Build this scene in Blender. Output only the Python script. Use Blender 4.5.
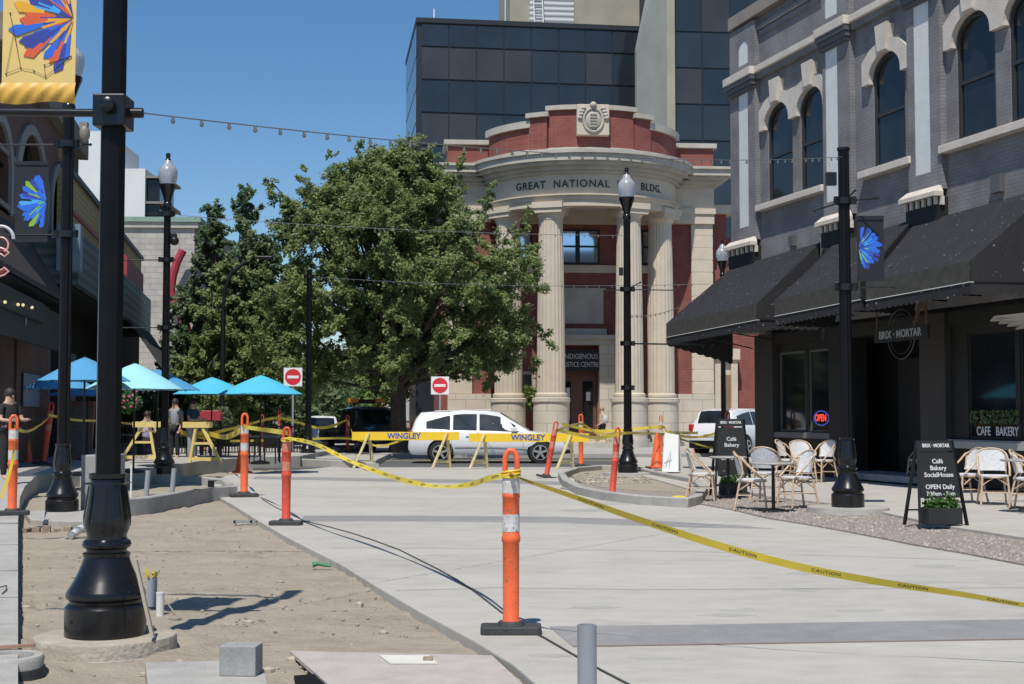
import bpy, bmesh, math, random
from mathutils import Vector, Matrix, noise
C = bpy.context.scene
for o in list(bpy.data.objects): bpy.data.objects.remove(o)
R = math.radians; PI = math.pi
random.seed(7)
# ------------------------------------------------------------------ camera, sky, sun
F = 1380.0; PITCH = math.atan(74/F); CZ = 1.5
cam = bpy.data.objects.new('camera', bpy.data.cameras.new('camera')); C.collection.objects.link(cam)
cam.location = (0, 0, CZ); cam.rotation_euler = (PI/2+PITCH, 0, 0)
cam.data.sensor_width = 36; cam.data.lens = F/1024*36; cam.data.clip_end = 3000; cam.data.clip_start = .05
C.camera = cam
SUN_EL = R(61); SHX, SHY = .24, .97                      # the way the shadows fall on the ground
w = bpy.data.worlds.new('World'); C.world = w; w.use_nodes = True
nt = w.node_tree; bg = nt.nodes['Background']
sky = nt.nodes.new('ShaderNodeTexSky'); sky.sky_type = 'NISHITA'; sky.sun_disc = False
sky.sun_elevation = SUN_EL; sky.sun_rotation = math.atan2(-SHX, -SHY) % (2*PI)
sky.air_density = 1.0; sky.dust_density = .3; sky.ozone_density = 4.0; sky.altitude = 50
hsv = nt.nodes.new('ShaderNodeHueSaturation'); hsv.inputs['Saturation'].default_value = 1.2; nt.links.new(sky.outputs[0], hsv.inputs['Color'])
nt.links.new(hsv.outputs[0], bg.inputs[0]); bg.inputs[1].default_value = .1
sun = bpy.data.objects.new('sun', bpy.data.lights.new('sun', 'SUN')); C.collection.objects.link(sun)
sun.data.energy = 4.2; sun.data.angle = R(.53); sun.data.color = (1, .955, .88)
L3 = Vector((SHX*math.cos(SUN_EL), SHY*math.cos(SUN_EL), -math.sin(SUN_EL)))
sun.rotation_euler = L3.to_track_quat('-Z', 'Y').to_euler(); sun.location = (0, 0, 40)
C.view_settings.view_transform = 'Standard'; C.view_settings.look = 'None'
C.view_settings.exposure = .16; C.view_settings.gamma = 1
# ------------------------------------------------------------------ measuring helpers (photo pixel -> metre)
def ray(px, py):
    u = (px-512)/F; v = (342-py)/F
    return Vector((u, math.cos(PITCH)-v*math.sin(PITCH), math.sin(PITCH)+v*math.cos(PITCH)))
def G(px, py, z=0.0):
    d = ray(px, py); t = (z-CZ)/d.z; return Vector((d.x*t, d.y*t, z))
def AT(px, py, Y):
    d = ray(px, py); t = Y/d.y; return Vector((d.x*t, Y, CZ+d.z*t))
def hill(Y): return .04+.26*min(1, max(0, (Y-10)/23))
def GL(px, py):                                           # on the gently rising left pavement
    z = .1
    for _ in range(12): p = G(px, py, z); z = hill(p.y)
    return p
class Plane:                                              # a facade: local x along it, y into it, z up
    def __init__(s, O, ang): s.O, s.a = Vector((O[0], O[1], 0)), ang
    def __call__(s, px, py, p=0):
        c, si = math.cos(s.a), math.sin(s.a); n = (-si, c); d = ray(px, py)
        t = ((s.O.x*n[0]+s.O.y*n[1])-p)/(d.x*n[0]+d.y*n[1])
        X, Y = d.x*t-s.O.x, d.y*t-s.O.y
        return (X*c+Y*si, CZ+d.z*t)
# ------------------------------------------------------------------ materials
def nodes(m): m.use_nodes = True; return m.node_tree, m.node_tree.nodes['Principled BSDF']
def M(name, col, rough=.6, metal=0, var=.12, vs=3.0, bump=0, bs=40, spec=.5, trans=0, coat=0, detail=6, emit=None, es=0, speck=None, island=0, sub=0):
    m = bpy.data.materials.new(name); t, b = nodes(m)
    b.inputs['Roughness'].default_value = rough; b.inputs['Metallic'].default_value = metal
    b.inputs['Specular IOR Level'].default_value = spec; b.inputs['Transmission Weight'].default_value = trans
    b.inputs['Coat Weight'].default_value = coat
    tc = t.nodes.new('ShaderNodeTexCoord'); N = t.nodes.new('ShaderNodeTexNoise')
    N.inputs['Scale'].default_value = vs; N.inputs['Detail'].default_value = detail; N.inputs['Roughness'].default_value = .62
    t.links.new(tc.outputs['Object'], N.inputs['Vector'])
    r = t.nodes.new('ShaderNodeValToRGB'); r.color_ramp.elements[0].position = .28; r.color_ramp.elements[1].position = .72
    r.color_ramp.elements[0].color = tuple(c*(1-var) for c in col)+(1,); r.color_ramp.elements[1].color = tuple(min(1, c*(1+var)) for c in col)+(1,)
    t.links.new(N.outputs['Fac'], r.inputs[0]); out = r.outputs[0]
    if island:
        g = t.nodes.new('ShaderNodeNewGeometry'); h = t.nodes.new('ShaderNodeHueSaturation')
        mr = t.nodes.new('ShaderNodeMapRange'); mr.inputs[3].default_value = 1-island; mr.inputs[4].default_value = 1+island
        t.links.new(g.outputs['Random Per Island'], mr.inputs[0]); t.links.new(mr.outputs[0], h.inputs['Value']); t.links.new(out, h.inputs['Color']); out = h.outputs[0]
    if speck:
        n2 = t.nodes.new('ShaderNodeTexNoise'); n2.inputs['Scale'].default_value = speck[0]; n2.inputs['Detail'].default_value = 2
        t.links.new(tc.outputs['Object'], n2.inputs['Vector'])
        r2 = t.nodes.new('ShaderNodeValToRGB'); r2.color_ramp.elements[0].position = speck[1]; r2.color_ramp.elements[1].position = speck[1]+.03
        r2.color_ramp.elements[0].color = (0, 0, 0, 1); r2.color_ramp.elements[1].color = (1, 1, 1, 1)
        mx = t.nodes.new('ShaderNodeMixRGB'); t.links.new(n2.outputs['Fac'], r2.inputs[0]); t.links.new(r2.outputs[0], mx.inputs[0])
        t.links.new(out, mx.inputs[1]); mx.inputs[2].default_value = speck[2]+(1,); out = mx.outputs[0]
    t.links.new(out, b.inputs['Base Color'])
    if bump:
        n3 = t.nodes.new('ShaderNodeTexNoise'); n3.inputs['Scale'].default_value = bs; n3.inputs['Detail'].default_value = 5
        t.links.new(tc.outputs['Object'], n3.inputs['Vector']); bp = t.nodes.new('ShaderNodeBump')
        bp.inputs['Strength'].default_value = bump; bp.inputs['Distance'].default_value = .03
        t.links.new(n3.outputs['Fac'], bp.inputs['Height']); t.links.new(bp.outputs[0], b.inputs['Normal'])
    if emit: b.inputs['Emission Color'].default_value = emit+(1,); b.inputs['Emission Strength'].default_value = es
    return m
def brick(name, c1, c2, mortar, bw=.21, bh=.075, ms=.012, bump=.5, rough=.85, blotch=.15):
    m = bpy.data.materials.new(name); t, b = nodes(m); b.inputs['Roughness'].default_value = rough
    tc = t.nodes.new('ShaderNodeTexCoord'); sp = t.nodes.new('ShaderNodeSeparateXYZ'); cb = t.nodes.new('ShaderNodeCombineXYZ')
    ad = t.nodes.new('ShaderNodeMath'); ad.operation = 'ADD'
    t.links.new(tc.outputs['Object'], sp.inputs[0]); t.links.new(sp.outputs[0], ad.inputs[0]); t.links.new(sp.outputs[1], ad.inputs[1])
    t.links.new(ad.outputs[0], cb.inputs[0]); t.links.new(sp.outputs[2], cb.inputs[1])
    br = t.nodes.new('ShaderNodeTexBrick'); br.inputs['Color1'].default_value = c1+(1,); br.inputs['Color2'].default_value = c2+(1,)
    br.inputs['Mortar'].default_value = mortar+(1,); br.inputs['Scale'].default_value = 1; br.inputs['Brick Width'].default_value = bw
    br.inputs['Row Height'].default_value = bh; br.inputs['Mortar Size'].default_value = ms; br.inputs['Bias'].default_value = -.1
    t.links.new(cb.outputs[0], br.inputs['Vector'])
    N = t.nodes.new('ShaderNodeTexNoise'); N.inputs['Scale'].default_value = 1.3; N.inputs['Detail'].default_value = 8; t.links.new(tc.outputs['Object'], N.inputs['Vector'])
    mr = t.nodes.new('ShaderNodeMapRange'); mr.inputs[1].default_value = .3; mr.inputs[2].default_value = .7; mr.inputs[3].default_value = 1-blotch; mr.inputs[4].default_value = 1+blotch
    h = t.nodes.new('ShaderNodeHueSaturation'); t.links.new(N.outputs['Fac'], mr.inputs[0]); t.links.new(mr.outputs[0], h.inputs['Value'])
    t.links.new(br.outputs['Color'], h.inputs['Color']); t.links.new(h.outputs[0], b.inputs['Base Color'])
    bp = t.nodes.new('ShaderNodeBump'); bp.inputs['Strength'].default_value = bump; bp.inputs['Distance'].default_value = .02; bp.invert = True
    t.links.new(br.outputs['Fac'], bp.inputs['Height']); t.links.new(bp.outputs[0], b.inputs['Normal'])
    return m
def stripes(name, ca, cb_, axis, scale, rough=.6, metal=0):
    m = bpy.data.materials.new(name); t, b = nodes(m); b.inputs['Roughness'].default_value = rough; b.inputs['Metallic'].default_value = metal
    tc = t.nodes.new('ShaderNodeTexCoord'); wv = t.nodes.new('ShaderNodeTexWave'); wv.bands_direction = axis; wv.inputs['Scale'].default_value = scale
    wv.inputs['Distortion'].default_value = .3
    r = t.nodes.new('ShaderNodeValToRGB'); r.color_ramp.elements[0].color = ca+(1,); r.color_ramp.elements[1].color = cb_+(1,)
    t.links.new(tc.outputs['Object'], wv.inputs[0]); t.links.new(wv.outputs['Fac'], r.inputs[0]); t.links.new(r.outputs[0], b.inputs['Base Color'])
    bp = t.nodes.new('ShaderNodeBump'); bp.inputs['Strength'].default_value = .6; bp.inputs['Distance'].default_value = .02
    t.links.new(wv.outputs['Fac'], bp.inputs['Height']); t.links.new(bp.outputs[0], b.inputs['Normal'])
    return m
def ground_mat(name, col, dark, light, s1, s2, rough=.9, bump=.3, bs=60, stretch=(1, 1, 1), fine=180, bd=.02):
    m = bpy.data.materials.new(name); t, b = nodes(m); b.inputs['Roughness'].default_value = rough; b.inputs['Specular IOR Level'].default_value = .3
    tc = t.nodes.new('ShaderNodeTexCoord'); mp = t.nodes.new('ShaderNodeMapping'); mp.inputs['Scale'].default_value = stretch
    t.links.new(tc.outputs['Object'], mp.inputs[0])
    def nz(s, d, src): n = t.nodes.new('ShaderNodeTexNoise'); n.inputs['Scale'].default_value = s; n.inputs['Detail'].default_value = d; n.inputs['Roughness'].default_value = .65; t.links.new(src, n.inputs['Vector']); return n
    a = nz(s1, 8, mp.outputs[0]); c = nz(s2, 8, mp.outputs[0]); f = nz(fine, 3, tc.outputs['Object'])
    r = t.nodes.new('ShaderNodeValToRGB'); e = r.color_ramp.elements; e[0].position = .3; e[0].color = dark+(1,); e[1].position = .7; e[1].color = light+(1,)
    k = r.color_ramp.elements.new(.5); k.color = col+(1,)
    mx = t.nodes.new('ShaderNodeMath'); mx.operation = 'MULTIPLY_ADD'; mx.inputs[1].default_value = .5
    hf = t.nodes.new('ShaderNodeMath'); hf.operation = 'MULTIPLY'; hf.inputs[1].default_value = .5
    t.links.new(c.outputs['Fac'], hf.inputs[0]); t.links.new(a.outputs['Fac'], mx.inputs[0]); t.links.new(hf.outputs[0], mx.inputs[2])
    t.links.new(mx.outputs[0], r.inputs[0])
    h = t.nodes.new('ShaderNodeHueSaturation'); mr = t.nodes.new('ShaderNodeMapRange'); mr.inputs[3].default_value = .75; mr.inputs[4].default_value = 1.25
    t.links.new(f.outputs['Fac'], mr.inputs[0]); t.links.new(mr.outputs[0], h.inputs['Value']); t.links.new(r.outputs[0], h.inputs['Color'])
    t.links.new(h.outputs[0], b.inputs['Base Color'])
    g = nz(bs, 6, tc.outputs['Object']); bp = t.nodes.new('ShaderNodeBump'); bp.inputs['Strength'].default_value = bump; bp.inputs['Distance'].default_value = bd
    t.links.new(g.outputs['Fac'], bp.inputs['Height']); t.links.new(bp.outputs[0], b.inputs['Normal'])
    return m
def leafmat(name, a, b_):
    m = bpy.data.materials.new(name); t, b = nodes(m); b.inputs['Roughness'].default_value = .5; b.inputs['Specular IOR Level'].default_value = .35
    g = t.nodes.new('ShaderNodeNewGeometry'); r = t.nodes.new('ShaderNodeValToRGB')
    r.color_ramp.elements[0].color = a+(1,); r.color_ramp.elements[1].color = b_+(1,)
    t.links.new(g.outputs['Random Per Island'], r.inputs[0]); t.links.new(r.outputs[0], b.inputs['Base Color'])
    tr = t.nodes.new('ShaderNodeBsdfTranslucent'); mx = t.nodes.new('ShaderNodeMixShader'); mx.inputs[0].default_value = .48
    t.links.new(r.outputs[0], tr.inputs[0]); t.links.new(b.outputs[0], mx.inputs[1]); t.links.new(tr.outputs[0], mx.inputs[2])
    t.links.new(mx.outputs[0], t.nodes['Material Output'].inputs[0]); return m

concrete = ground_mat('concrete', (.42, .398, .353), (.32, .302, .262), (.485, .462, .413), .45, 3.2, bump=.2, bs=35, stretch=(.7, 1.35, 1), fine=70)
band_m = ground_mat('band concrete', (.25, .245, .24), (.2, .197, .193), (.31, .305, .295), .8, 5, bump=.12, fine=90)
kerb_m = ground_mat('kerb concrete', (.37, .355, .325), (.28, .268, .24), (.44, .425, .39), 1, 6, bump=.2, fine=60)
newconc = ground_mat('grey concrete', (.3, .3, .29), (.22, .22, .215), (.38, .375, .36), 1.2, 5, bump=.2, fine=60)
sand_m = ground_mat('sand', (.34, .295, .226), (.245, .21, .156), (.40, .352, .278), .9, 6, rough=1, bump=.8, bs=22, stretch=(.8, 1.8, 1), fine=90, bd=.035)
gravel_m = ground_mat('gravel', (.30, .26, .225), (.18, .155, .135), (.44, .39, .34), 14, 30, rough=1, bump=1, bs=45, fine=60)
asphalt = ground_mat('asphalt', (.10, .10, .10), (.075, .075, .077), (.13, .13, .128), .5, 4, bump=.3, bs=120)
earth = ground_mat('earth', (.2, .19, .17), (.15, .14, .12), (.25, .24, .21), .1, 1)
black = M('black gloss paint', (.008, .008, .009), .24, var=.3, vs=8, spec=.5, speck=(38, .74, (.10, .095, .085)))
blackd = M('black satin metal', (.01, .01, .011), .4, var=.3, vs=6, spec=.35)
blacks = M('black shaft paint', (.005, .005, .006), .36, var=.3, vs=5, spec=.2)
fadedband = M('faded pink band', (.55, .20, .14), .5, var=.2, vs=30)
text_white = None
globe_m = M('frosted globe', (.60, .62, .66), .22, trans=.55, var=.03, vs=2)
orange = M('orange plastic', (.78, .135, .04), .45, var=.14, vs=7, speck=(26, .64, (.42, .13, .07)), bump=.15, bs=60)
redor = M('faded red plastic', (.62, .075, .04), .45, var=.15, vs=9, speck=(25, .66, (.62, .25, .18)))
whiteband = M('reflective white', (.56, .55, .53), .4, var=.25, vs=26, speck=(34, .62, (.33, .31, .28)))
rubber = M('rubber', (.045, .045, .047), .7, var=.25, vs=9, bump=.3)
yellow = M('caution yellow', (.68, .52, .05), .4, var=.08, vs=8)
tapeblack = M('tape print', (.03, .028, .02), .5, var=.1)
cream = M('cream stone', (.57, .49, .385), .8, var=.1, vs=1.5, bump=.15, bs=30)
creamd = M('weathered stone', (.45, .415, .355), .85, var=.18, vs=1.2, bump=.3, bs=20)
hoodst = M('painted stone', (.60, .54, .47), .75, var=.12, vs=3, bump=.3, bs=30)
whitep = M('white panel', (.66, .67, .66), .6, var=.08, vs=4, bump=.2, bs=20)
greybrick = brick('grey painted brick', (.188, .183, .189), (.213, .208, .214), (.17, .166, .171), bump=.7, ms=.012, blotch=.24)
redbrick = brick('red brick', (.22, .055, .043), (.265, .075, .058), (.24, .12, .10), ms=.008)
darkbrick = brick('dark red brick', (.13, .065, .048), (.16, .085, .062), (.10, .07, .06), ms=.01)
blockm = brick('concrete block', (.40, .375, .335), (.45, .42, .375), (.33, .31, .275), bw=.6, bh=.3, ms=.02)
ashlar = brick('ashlar stone', (.54, .48, .395), (.58, .515, .42), (.38, .33, .27), bw=.9, bh=.52, ms=.014, bump=.5, blotch=.08)
glassd = M('dark window glass', (.014, .017, .02), .05, var=.6, vs=.9, spec=.42)
glassw = M('dusty window glass', (.05, .055, .06), .12, var=.5, vs=.9, spec=.8)
glass_sky = M('mirror pane', (.62, .76, .92), .06, metal=.9, var=.05)
towerglass = [M('tower glass %s' % n, c, .1, var=.25, vs=.35, spec=.55) for n, c in (('a', (.022, .031, .040)), ('b', (.047, .046, .047)), ('c', (.028, .036, .044)))]
towerframe = M('tower frame', (.012, .016, .024), .5)
tan = M('tan concrete', (.34, .32, .25), .85, var=.14, vs=.6)
fabric = M('black awning canvas', (.015, .015, .017), .85, var=.3, vs=2.5, speck=(13, .70, (.26, .26, .27)))
fabricg = M('weathered awning band', (.05, .048, .04), .85, var=.35, vs=5)
cord = M('white cord', (.5, .5, .48), .7)
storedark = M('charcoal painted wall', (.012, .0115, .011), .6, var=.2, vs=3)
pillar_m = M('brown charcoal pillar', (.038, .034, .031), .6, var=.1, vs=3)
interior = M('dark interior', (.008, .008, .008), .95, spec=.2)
framegrey = M('grey frame', (.10, .105, .10), .5)
white = M('white paint', (.78, .78, .76), .5, var=.05)
carglass = M('car glass', (.045, .05, .055), .08, var=.5, vs=1.5, spec=.6)  # grey of the window reflections put into the base colour
carwhite = M('car white', (.74, .75, .76), .22, var=.02, coat=.6)
carblack = M('car dark blue', (.03, .038, .06), .2, var=.05, coat=.6)
chrome = M('alloy', (.5, .5, .5), .3, metal=.8)
tyre = M('tyre', (.022, .022, .022), .8)
redlamp = M('red lamp', (.5, .02, .02), .2)
amber = M('amber lamp', (.85, .35, .03), .3)
lens = M('headlamp lens', (.5, .52, .55), .1, var=.3, vs=10)
rattan = M('white woven rattan', (.68, .69, .70), .7, var=.25, vs=60, bump=.8, bs=90)
bamboo = M('bamboo', (.55, .40, .27), .5, var=.3, vs=18)
tabletop = M('stone tabletop', (.42, .39, .36), .35, var=.08, vs=10)
barwood = M('yellow painted wood', (.72, .56, .2), .6, var=.1, vs=6)
oldwood = M('weathered pale yellow wood', (.62, .52, .27), .7, var=.2, vs=8)
baryellow = M('barricade yellow', (.82, .55, .03), .45, var=.06)
wood = M('grey wood', (.30, .24, .17), .85, var=.25, vs=14, bump=.4)
plywood = M('pinkish plywood', (.43, .385, .35), .8, var=.12, vs=5, bump=.3, speck=(9, .70, (.36, .3, .26)))
pvcg = M('grey pvc', (.30, .32, .35), .45, var=.08)
pvcw = M('white pvc', (.66, .64, .6), .45, var=.12, vs=9)
cyan = M('cyan canvas', (.07, .44, .62), .8, var=.06, sub=0)
palecyan = M('pale cyan canvas', (.30, .62, .68), .8, var=.06)
cyanshade = M('shaded cyan canvas', (.07, .28, .50), .8, var=.06)  # shaded copy of the cyan canvas, the shade put into its colour
signred = M('sign red', (.62, .03, .04), .4, var=.03)
signwhite = M('sign white', (.78, .78, .78), .4, var=.03)
galv = M('galvanised', (.33, .35, .36), .45, metal=.4)
corr = stripes('corrugated steel', (.05, .068, .075), (.10, .125, .132), 'Z', 1.15, .5, .3)
siding = stripes('ochre siding', (.38, .27, .12), (.46, .34, .17), 'Z', 1.6, .8)
louvre = stripes('louvre', (.2, .21, .22), (.7, .72, .74), 'Z', .85)
sculpt = M('red steel', (.36, .04, .05), .5, var=.15)
redroof = M('red roof panel', (.33, .05, .055), .6)
stucco = M('pale wall', (.62, .64, .64), .8, var=.05, vs=.5)
greentrim = M('green trim', (.22, .33, .25), .6)
neonr = M('neon red', (.4, .02, .02), .4, emit=(1, .08, .05), es=.9)
neonb = M('neon blue', (.05, .08, .4), .4, emit=(.1, .2, 1), es=.3)
neonp = M('pink sign tube', (.55, .30, .28), .4, emit=(1, .45, .4), es=.12)
bulbm = M('clear bulb', (.16, .155, .14), .15, spec=.8)
bulbon = M('lit bulb', (.9, .8, .4), .4, emit=(1, .8, .4), es=.6)
letter = M('painted lettering', (.6, .6, .6), .6, var=.03)
letterdim = M('faded lettering', (.36, .35, .33), .6, var=.03)
incised = M('incised letters', (.06, .055, .045), .8)
blueletter = M('blue letters', (.03, .09, .42), .5)
bark = M('bark', (.09, .07, .055), .95, var=.4, vs=8, bump=1, bs=20)
leafA = leafmat('green leaves', (.13, .185, .06), (.31, .375, .15))
leafB = leafmat('dark leaves', (.075, .13, .06), (.19, .265, .125))
leafC = leafmat('bright leaves', (.10, .18, .045), (.22, .31, .09))
leafP = leafmat('plant leaves', (.04, .11, .025), (.10, .22, .05))
skin = M('skin', (.50, .31, .23), .55, var=.05)
hairm = M('dark hair', (.03, .02, .015), .6); hairb = M('fair hair', (.35, .24, .12), .6)
clothm = {k: M(k+' cloth', c, .85, var=.12, vs=12) for k, c in dict(lavender=(.40, .38, .55), navy=(.03, .05, .10), grey=(.28, .3, .33), dark=(.02, .02, .022), beige=(.5, .38, .28), pale=(.5, .5, .52), black=(.015, .015, .016)).items()}
gold = M('gold banner cloth', (.72, .52, .18), .6, var=.08, vs=2)
golddark = M('gold hem cloth', (.62, .36, .06), .5, var=.2, vs=9)
bannerdark = M('charcoal banner cloth', (.010, .011, .015), .5, var=.3, vs=6)
wingc = [M('print '+n, c, .55, var=.05) for n, c in (('navy', (.03, .05, .30)), ('blue', (.02, .13, .62)), ('sky', (.05, .36, .75)), ('red', (.66, .10, .03)), ('amber', (.74, .38, .02)), ('lime', (.22, .42, .03)))]
# ------------------------------------------------------------------ mesh builder
class MB:
    def __init__(s): s.v = []; s.f = []; s.m = []
    def add(s, vs, fs, mi=0):
        n = len(s.v); s.v += [tuple(v) for v in vs]; s.f += [tuple(i+n for i in f) for f in fs]; s.m += [mi]*len(fs); return s
    def box(s, x0, x1, y0, y1, z0, z1, mi=0, mat=None):
        v = [Vector(p) for p in ((x0, y0, z0), (x1, y0, z0), (x1, y1, z0), (x0, y1, z0), (x0, y0, z1), (x1, y0, z1), (x1, y1, z1), (x0, y1, z1))]
        if mat: v = [mat @ p for p in v]
        return s.add(v, [(0, 3, 2, 1), (4, 5, 6, 7), (0, 1, 5, 4), (1, 2, 6, 5), (2, 3, 7, 6), (3, 0, 4, 7)], mi)
    def bar(s, a, b, w, h, mi=0, up=(0, 0, 1)):
        a, b = Vector(a), Vector(b); d = (b-a); L = d.length; d.normalize(); u = Vector(up)
        x = d.cross(u); x = x.normalized() if x.length > 1e-4 else Vector((1, 0, 0)); u = x.cross(d)
        m = Matrix((x, d, u)).transposed().to_4x4(); m.translation = a
        return s.box(-w/2, w/2, 0, L, -h/2, h/2, mi, m)
    def lathe(s, prof, o=(0, 0, 0), n=24, mi=0, flute=0, cap=True):
        o = Vector(o); vs = []; fs = []
        for r, z in prof:
            for k in range(n):
                a = 2*PI*k/n; rr = r*(1-(flute if k % 2 else 0)); vs.append((o.x+rr*math.cos(a), o.y+rr*math.sin(a), o.z+z))
        for i in range(len(prof)-1):
            for k in range(n): fs.append((i*n+k, i*n+(k+1) % n, (i+1)*n+(k+1) % n, (i+1)*n+k))
        if cap: fs.append(tuple(reversed(range(n)))); fs.append(tuple(range((len(prof)-1)*n, len(prof)*n)))
        return s.add(vs, fs, mi)
    def tube(s, pts, r, n=8, mi=0, r1=None, closed=False):
        pts = [Vector(p) for p in pts]; N = len(pts); vs = []; fs = []; up = Vector((0, 0, 1)); prev = None
        for i, p in enumerate(pts):
            if closed: d = pts[(i+1) % N]-pts[i-1]
            else: d = pts[min(i+1, N-1)]-pts[max(i-1, 0)]
            d.normalize()
            if prev is None:
                x = d.cross(up); x = x.normalized() if x.length > 1e-3 else Vector((1, 0, 0))
            else:
                x = prev-d*prev.dot(d); x.normalize()
            prev = x; y = d.cross(x); rr = r if r1 is None else r+(r1-r)*i/(N-1)
            for k in range(n): a = 2*PI*k/n; vs.append(p+x*rr*math.cos(a)+y*rr*math.sin(a))
        for i in range(N if closed else N-1):
            j = (i+1) % N
            for k in range(n): fs.append((i*n+k, i*n+(k+1) % n, j*n+(k+1) % n, j*n+k))
        if not closed: fs.append(tuple(reversed(range(n)))); fs.append(tuple(range((N-1)*n, N*n)))
        return s.add(vs, fs, mi)
    def prism(s, poly, z0, z1, mi=0):                       # poly in x,y (z0/z1 number or function of x,y)
        f0 = z0 if callable(z0) else (lambda x, y: z0); f1 = z1 if callable(z1) else (lambda x, y: z1); n = len(poly)
        A = sum(poly[i][0]*poly[(i+1) % n][1]-poly[(i+1) % n][0]*poly[i][1] for i in range(n))
        if A < 0: poly = poly[::-1]
        vs = [(p[0], p[1], f0(p[0], p[1])) for p in poly]+[(p[0], p[1], f1(p[0], p[1])) for p in poly]
        fs = [tuple(reversed(range(n))), tuple(range(n, 2*n))]+[(i, (i+1) % n, n+(i+1) % n, n+i) for i in range(n)]
        return s.add(vs, fs, mi)
    def vprism(s, poly, y0, y1, mi=0):                      # poly in x,z extruded along y
        n = len(poly); A = sum(poly[i][0]*poly[(i+1) % n][1]-poly[(i+1) % n][0]*poly[i][1] for i in range(n))
        if A < 0: poly = poly[::-1]
        vs = [(p[0], y0, p[1]) for p in poly]+[(p[0], y1, p[1]) for p in poly]
        fs = [tuple(range(n)), tuple(reversed(range(n, 2*n)))]+[(i, n+i, n+(i+1) % n, (i+1) % n) for i in range(n)]
        return s.add(vs, fs, mi)
    def sphere(s, c, r, n=10, mi=0, sc=(1, 1, 1)):
        prof = [(max(1e-4, math.sin(PI*i/n)), -math.cos(PI*i/n)) for i in range(n+1)]; k = len(s.v)
        s.lathe(prof, (0, 0, 0), n*2, mi, cap=False)
        for i in range(k, len(s.v)): x, y, z = s.v[i]; s.v[i] = (c[0]+x*r*sc[0], c[1]+y*r*sc[1], c[2]+z*r*sc[2])
        return s
    def build(s, name, mats, parent=None, smooth=40, bevel=0, shift=None):
        me = bpy.data.meshes.new(name)
        v = s.v if shift is None else [tuple(Vector(p)-Vector(shift)) for p in s.v]
        me.from_pydata(v, [], s.f)
        for m in (mats if isinstance(mats, (list, tuple)) else [mats]): me.materials.append(m)
        if any(s.m): me.polygons.foreach_set('material_index', s.m)
        if smooth: me.shade_smooth(); me.set_sharp_from_angle(angle=R(smooth))
        me.update(); o = bpy.data.objects.new(name, me); C.collection.objects.link(o)
        if parent: o.parent = parent
        if shift is not None: o.location = shift
        if bevel:
            b = o.modifiers.new('bevel', 'BEVEL'); b.width = bevel; b.segments = 2; b.limit_method = 'ANGLE'; b.angle_limit = R(50)
        return o
def split(mb):
    par = list(range(len(mb.v)))
    def fd(i):
        while par[i] != i: par[i] = par[par[i]]; i = par[i]
        return i
    for f in mb.f:
        a = fd(f[0])
        for q in f[1:]: par[fd(q)] = a
    comps = {}
    for f, mi in zip(mb.f, mb.m): comps.setdefault(fd(f[0]), []).append((f, mi))
    out = []
    for fs in comps.values():
        idx = {}; m = MB()
        for f, mi in fs:
            for q in f:
                if q not in idx: idx[q] = len(m.v); m.v.append(mb.v[q])
            m.f.append(tuple(idx[q] for q in f)); m.m.append(mi)
        out.append(m)
    return out
def each(mb, name, mat, parent, **k): return [m.build(name, mat, parent, **k) for m in split(mb)]
def tag(o, label, cat, group=None, kind=None):
    o['label'] = label; o['category'] = cat
    if group: o['group'] = group
    if kind: o['kind'] = kind
    return o
def thing(name, label, cat, loc=(0, 0, 0), rotz=0, group=None):
    o = bpy.data.objects.new(name, None); C.collection.objects.link(o); o.location = loc; o.rotation_euler = (0, 0, rotz)
    return tag(o, label, cat, group)
def struct(o, label=None): o['kind'] = 'structure'; return o
def copy_tree(o, parent=None):
    c = o.copy(); C.collection.objects.link(c)
    if parent: c.parent = parent
    for ch in list(o.children): copy_tree(ch, c)
    return c
def dup(o, loc, rotz=0, label=None, scale=1, rot=None):
    c = copy_tree(o); c.location = loc; c.rotation_euler = rot if rot else (0, 0, rotz); c.scale = (scale,)*3
    if label: c['label'] = label
    return c
def curve_mesh(cu):
    o = bpy.data.objects.new('tmp', cu); C.collection.objects.link(o); bpy.context.view_layer.update()
    me = bpy.data.meshes.new_from_object(o.evaluated_get(bpy.context.evaluated_depsgraph_get()))
    bpy.data.objects.remove(o); return me
def plate(name, outer, holes, t, mat, parent, y=0):        # flat plate in x,z with openings; front face at y, thickness t going in
    cu = bpy.data.curves.new('c', 'CURVE'); cu.dimensions = '2D'; cu.fill_mode = 'BOTH'; cu.extrude = t/2
    for poly in [outer]+holes:
        sp = cu.splines.new('POLY'); sp.points.add(len(poly)-1); sp.use_cyclic_u = True
        for i, p in enumerate(poly): sp.points[i].co = (p[0], p[1], 0, 1)
    me = curve_mesh(cu)
    for v in me.vertices: x, z, d = v.co; v.co = (x, y+t/2-d, z)
    me.materials.clear(); me.materials.append(mat); me.shade_flat() if hasattr(me, 'shade_flat') else None
    o = bpy.data.objects.new(name, me); C.collection.objects.link(o); o.parent = parent; return o
def textmesh(s, size, ext=.004, sx=1.0, spacing=1.0, bold=0):
    cu = bpy.data.curves.new('t', 'FONT'); cu.body = s; cu.size = size; cu.extrude = ext; cu.align_x = 'CENTER'; cu.align_y = 'CENTER'; cu.resolution_u = 3
    cu.space_character = spacing; cu.offset = bold
    me = curve_mesh(cu)
    for v in me.vertices: v.co.x *= sx
    return me
def text(name, s, size, mat, parent, loc, rot=(PI/2, 0, 0), ext=.004, sx=1.0, spacing=1.0, bold=0):
    me = textmesh(s, size, ext, sx, spacing, bold); me.materials.clear(); me.materials.append(mat)
    o = bpy.data.objects.new(name, me); C.collection.objects.link(o); o.parent = parent; o.location = loc; o.rotation_euler = rot; return o
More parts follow.
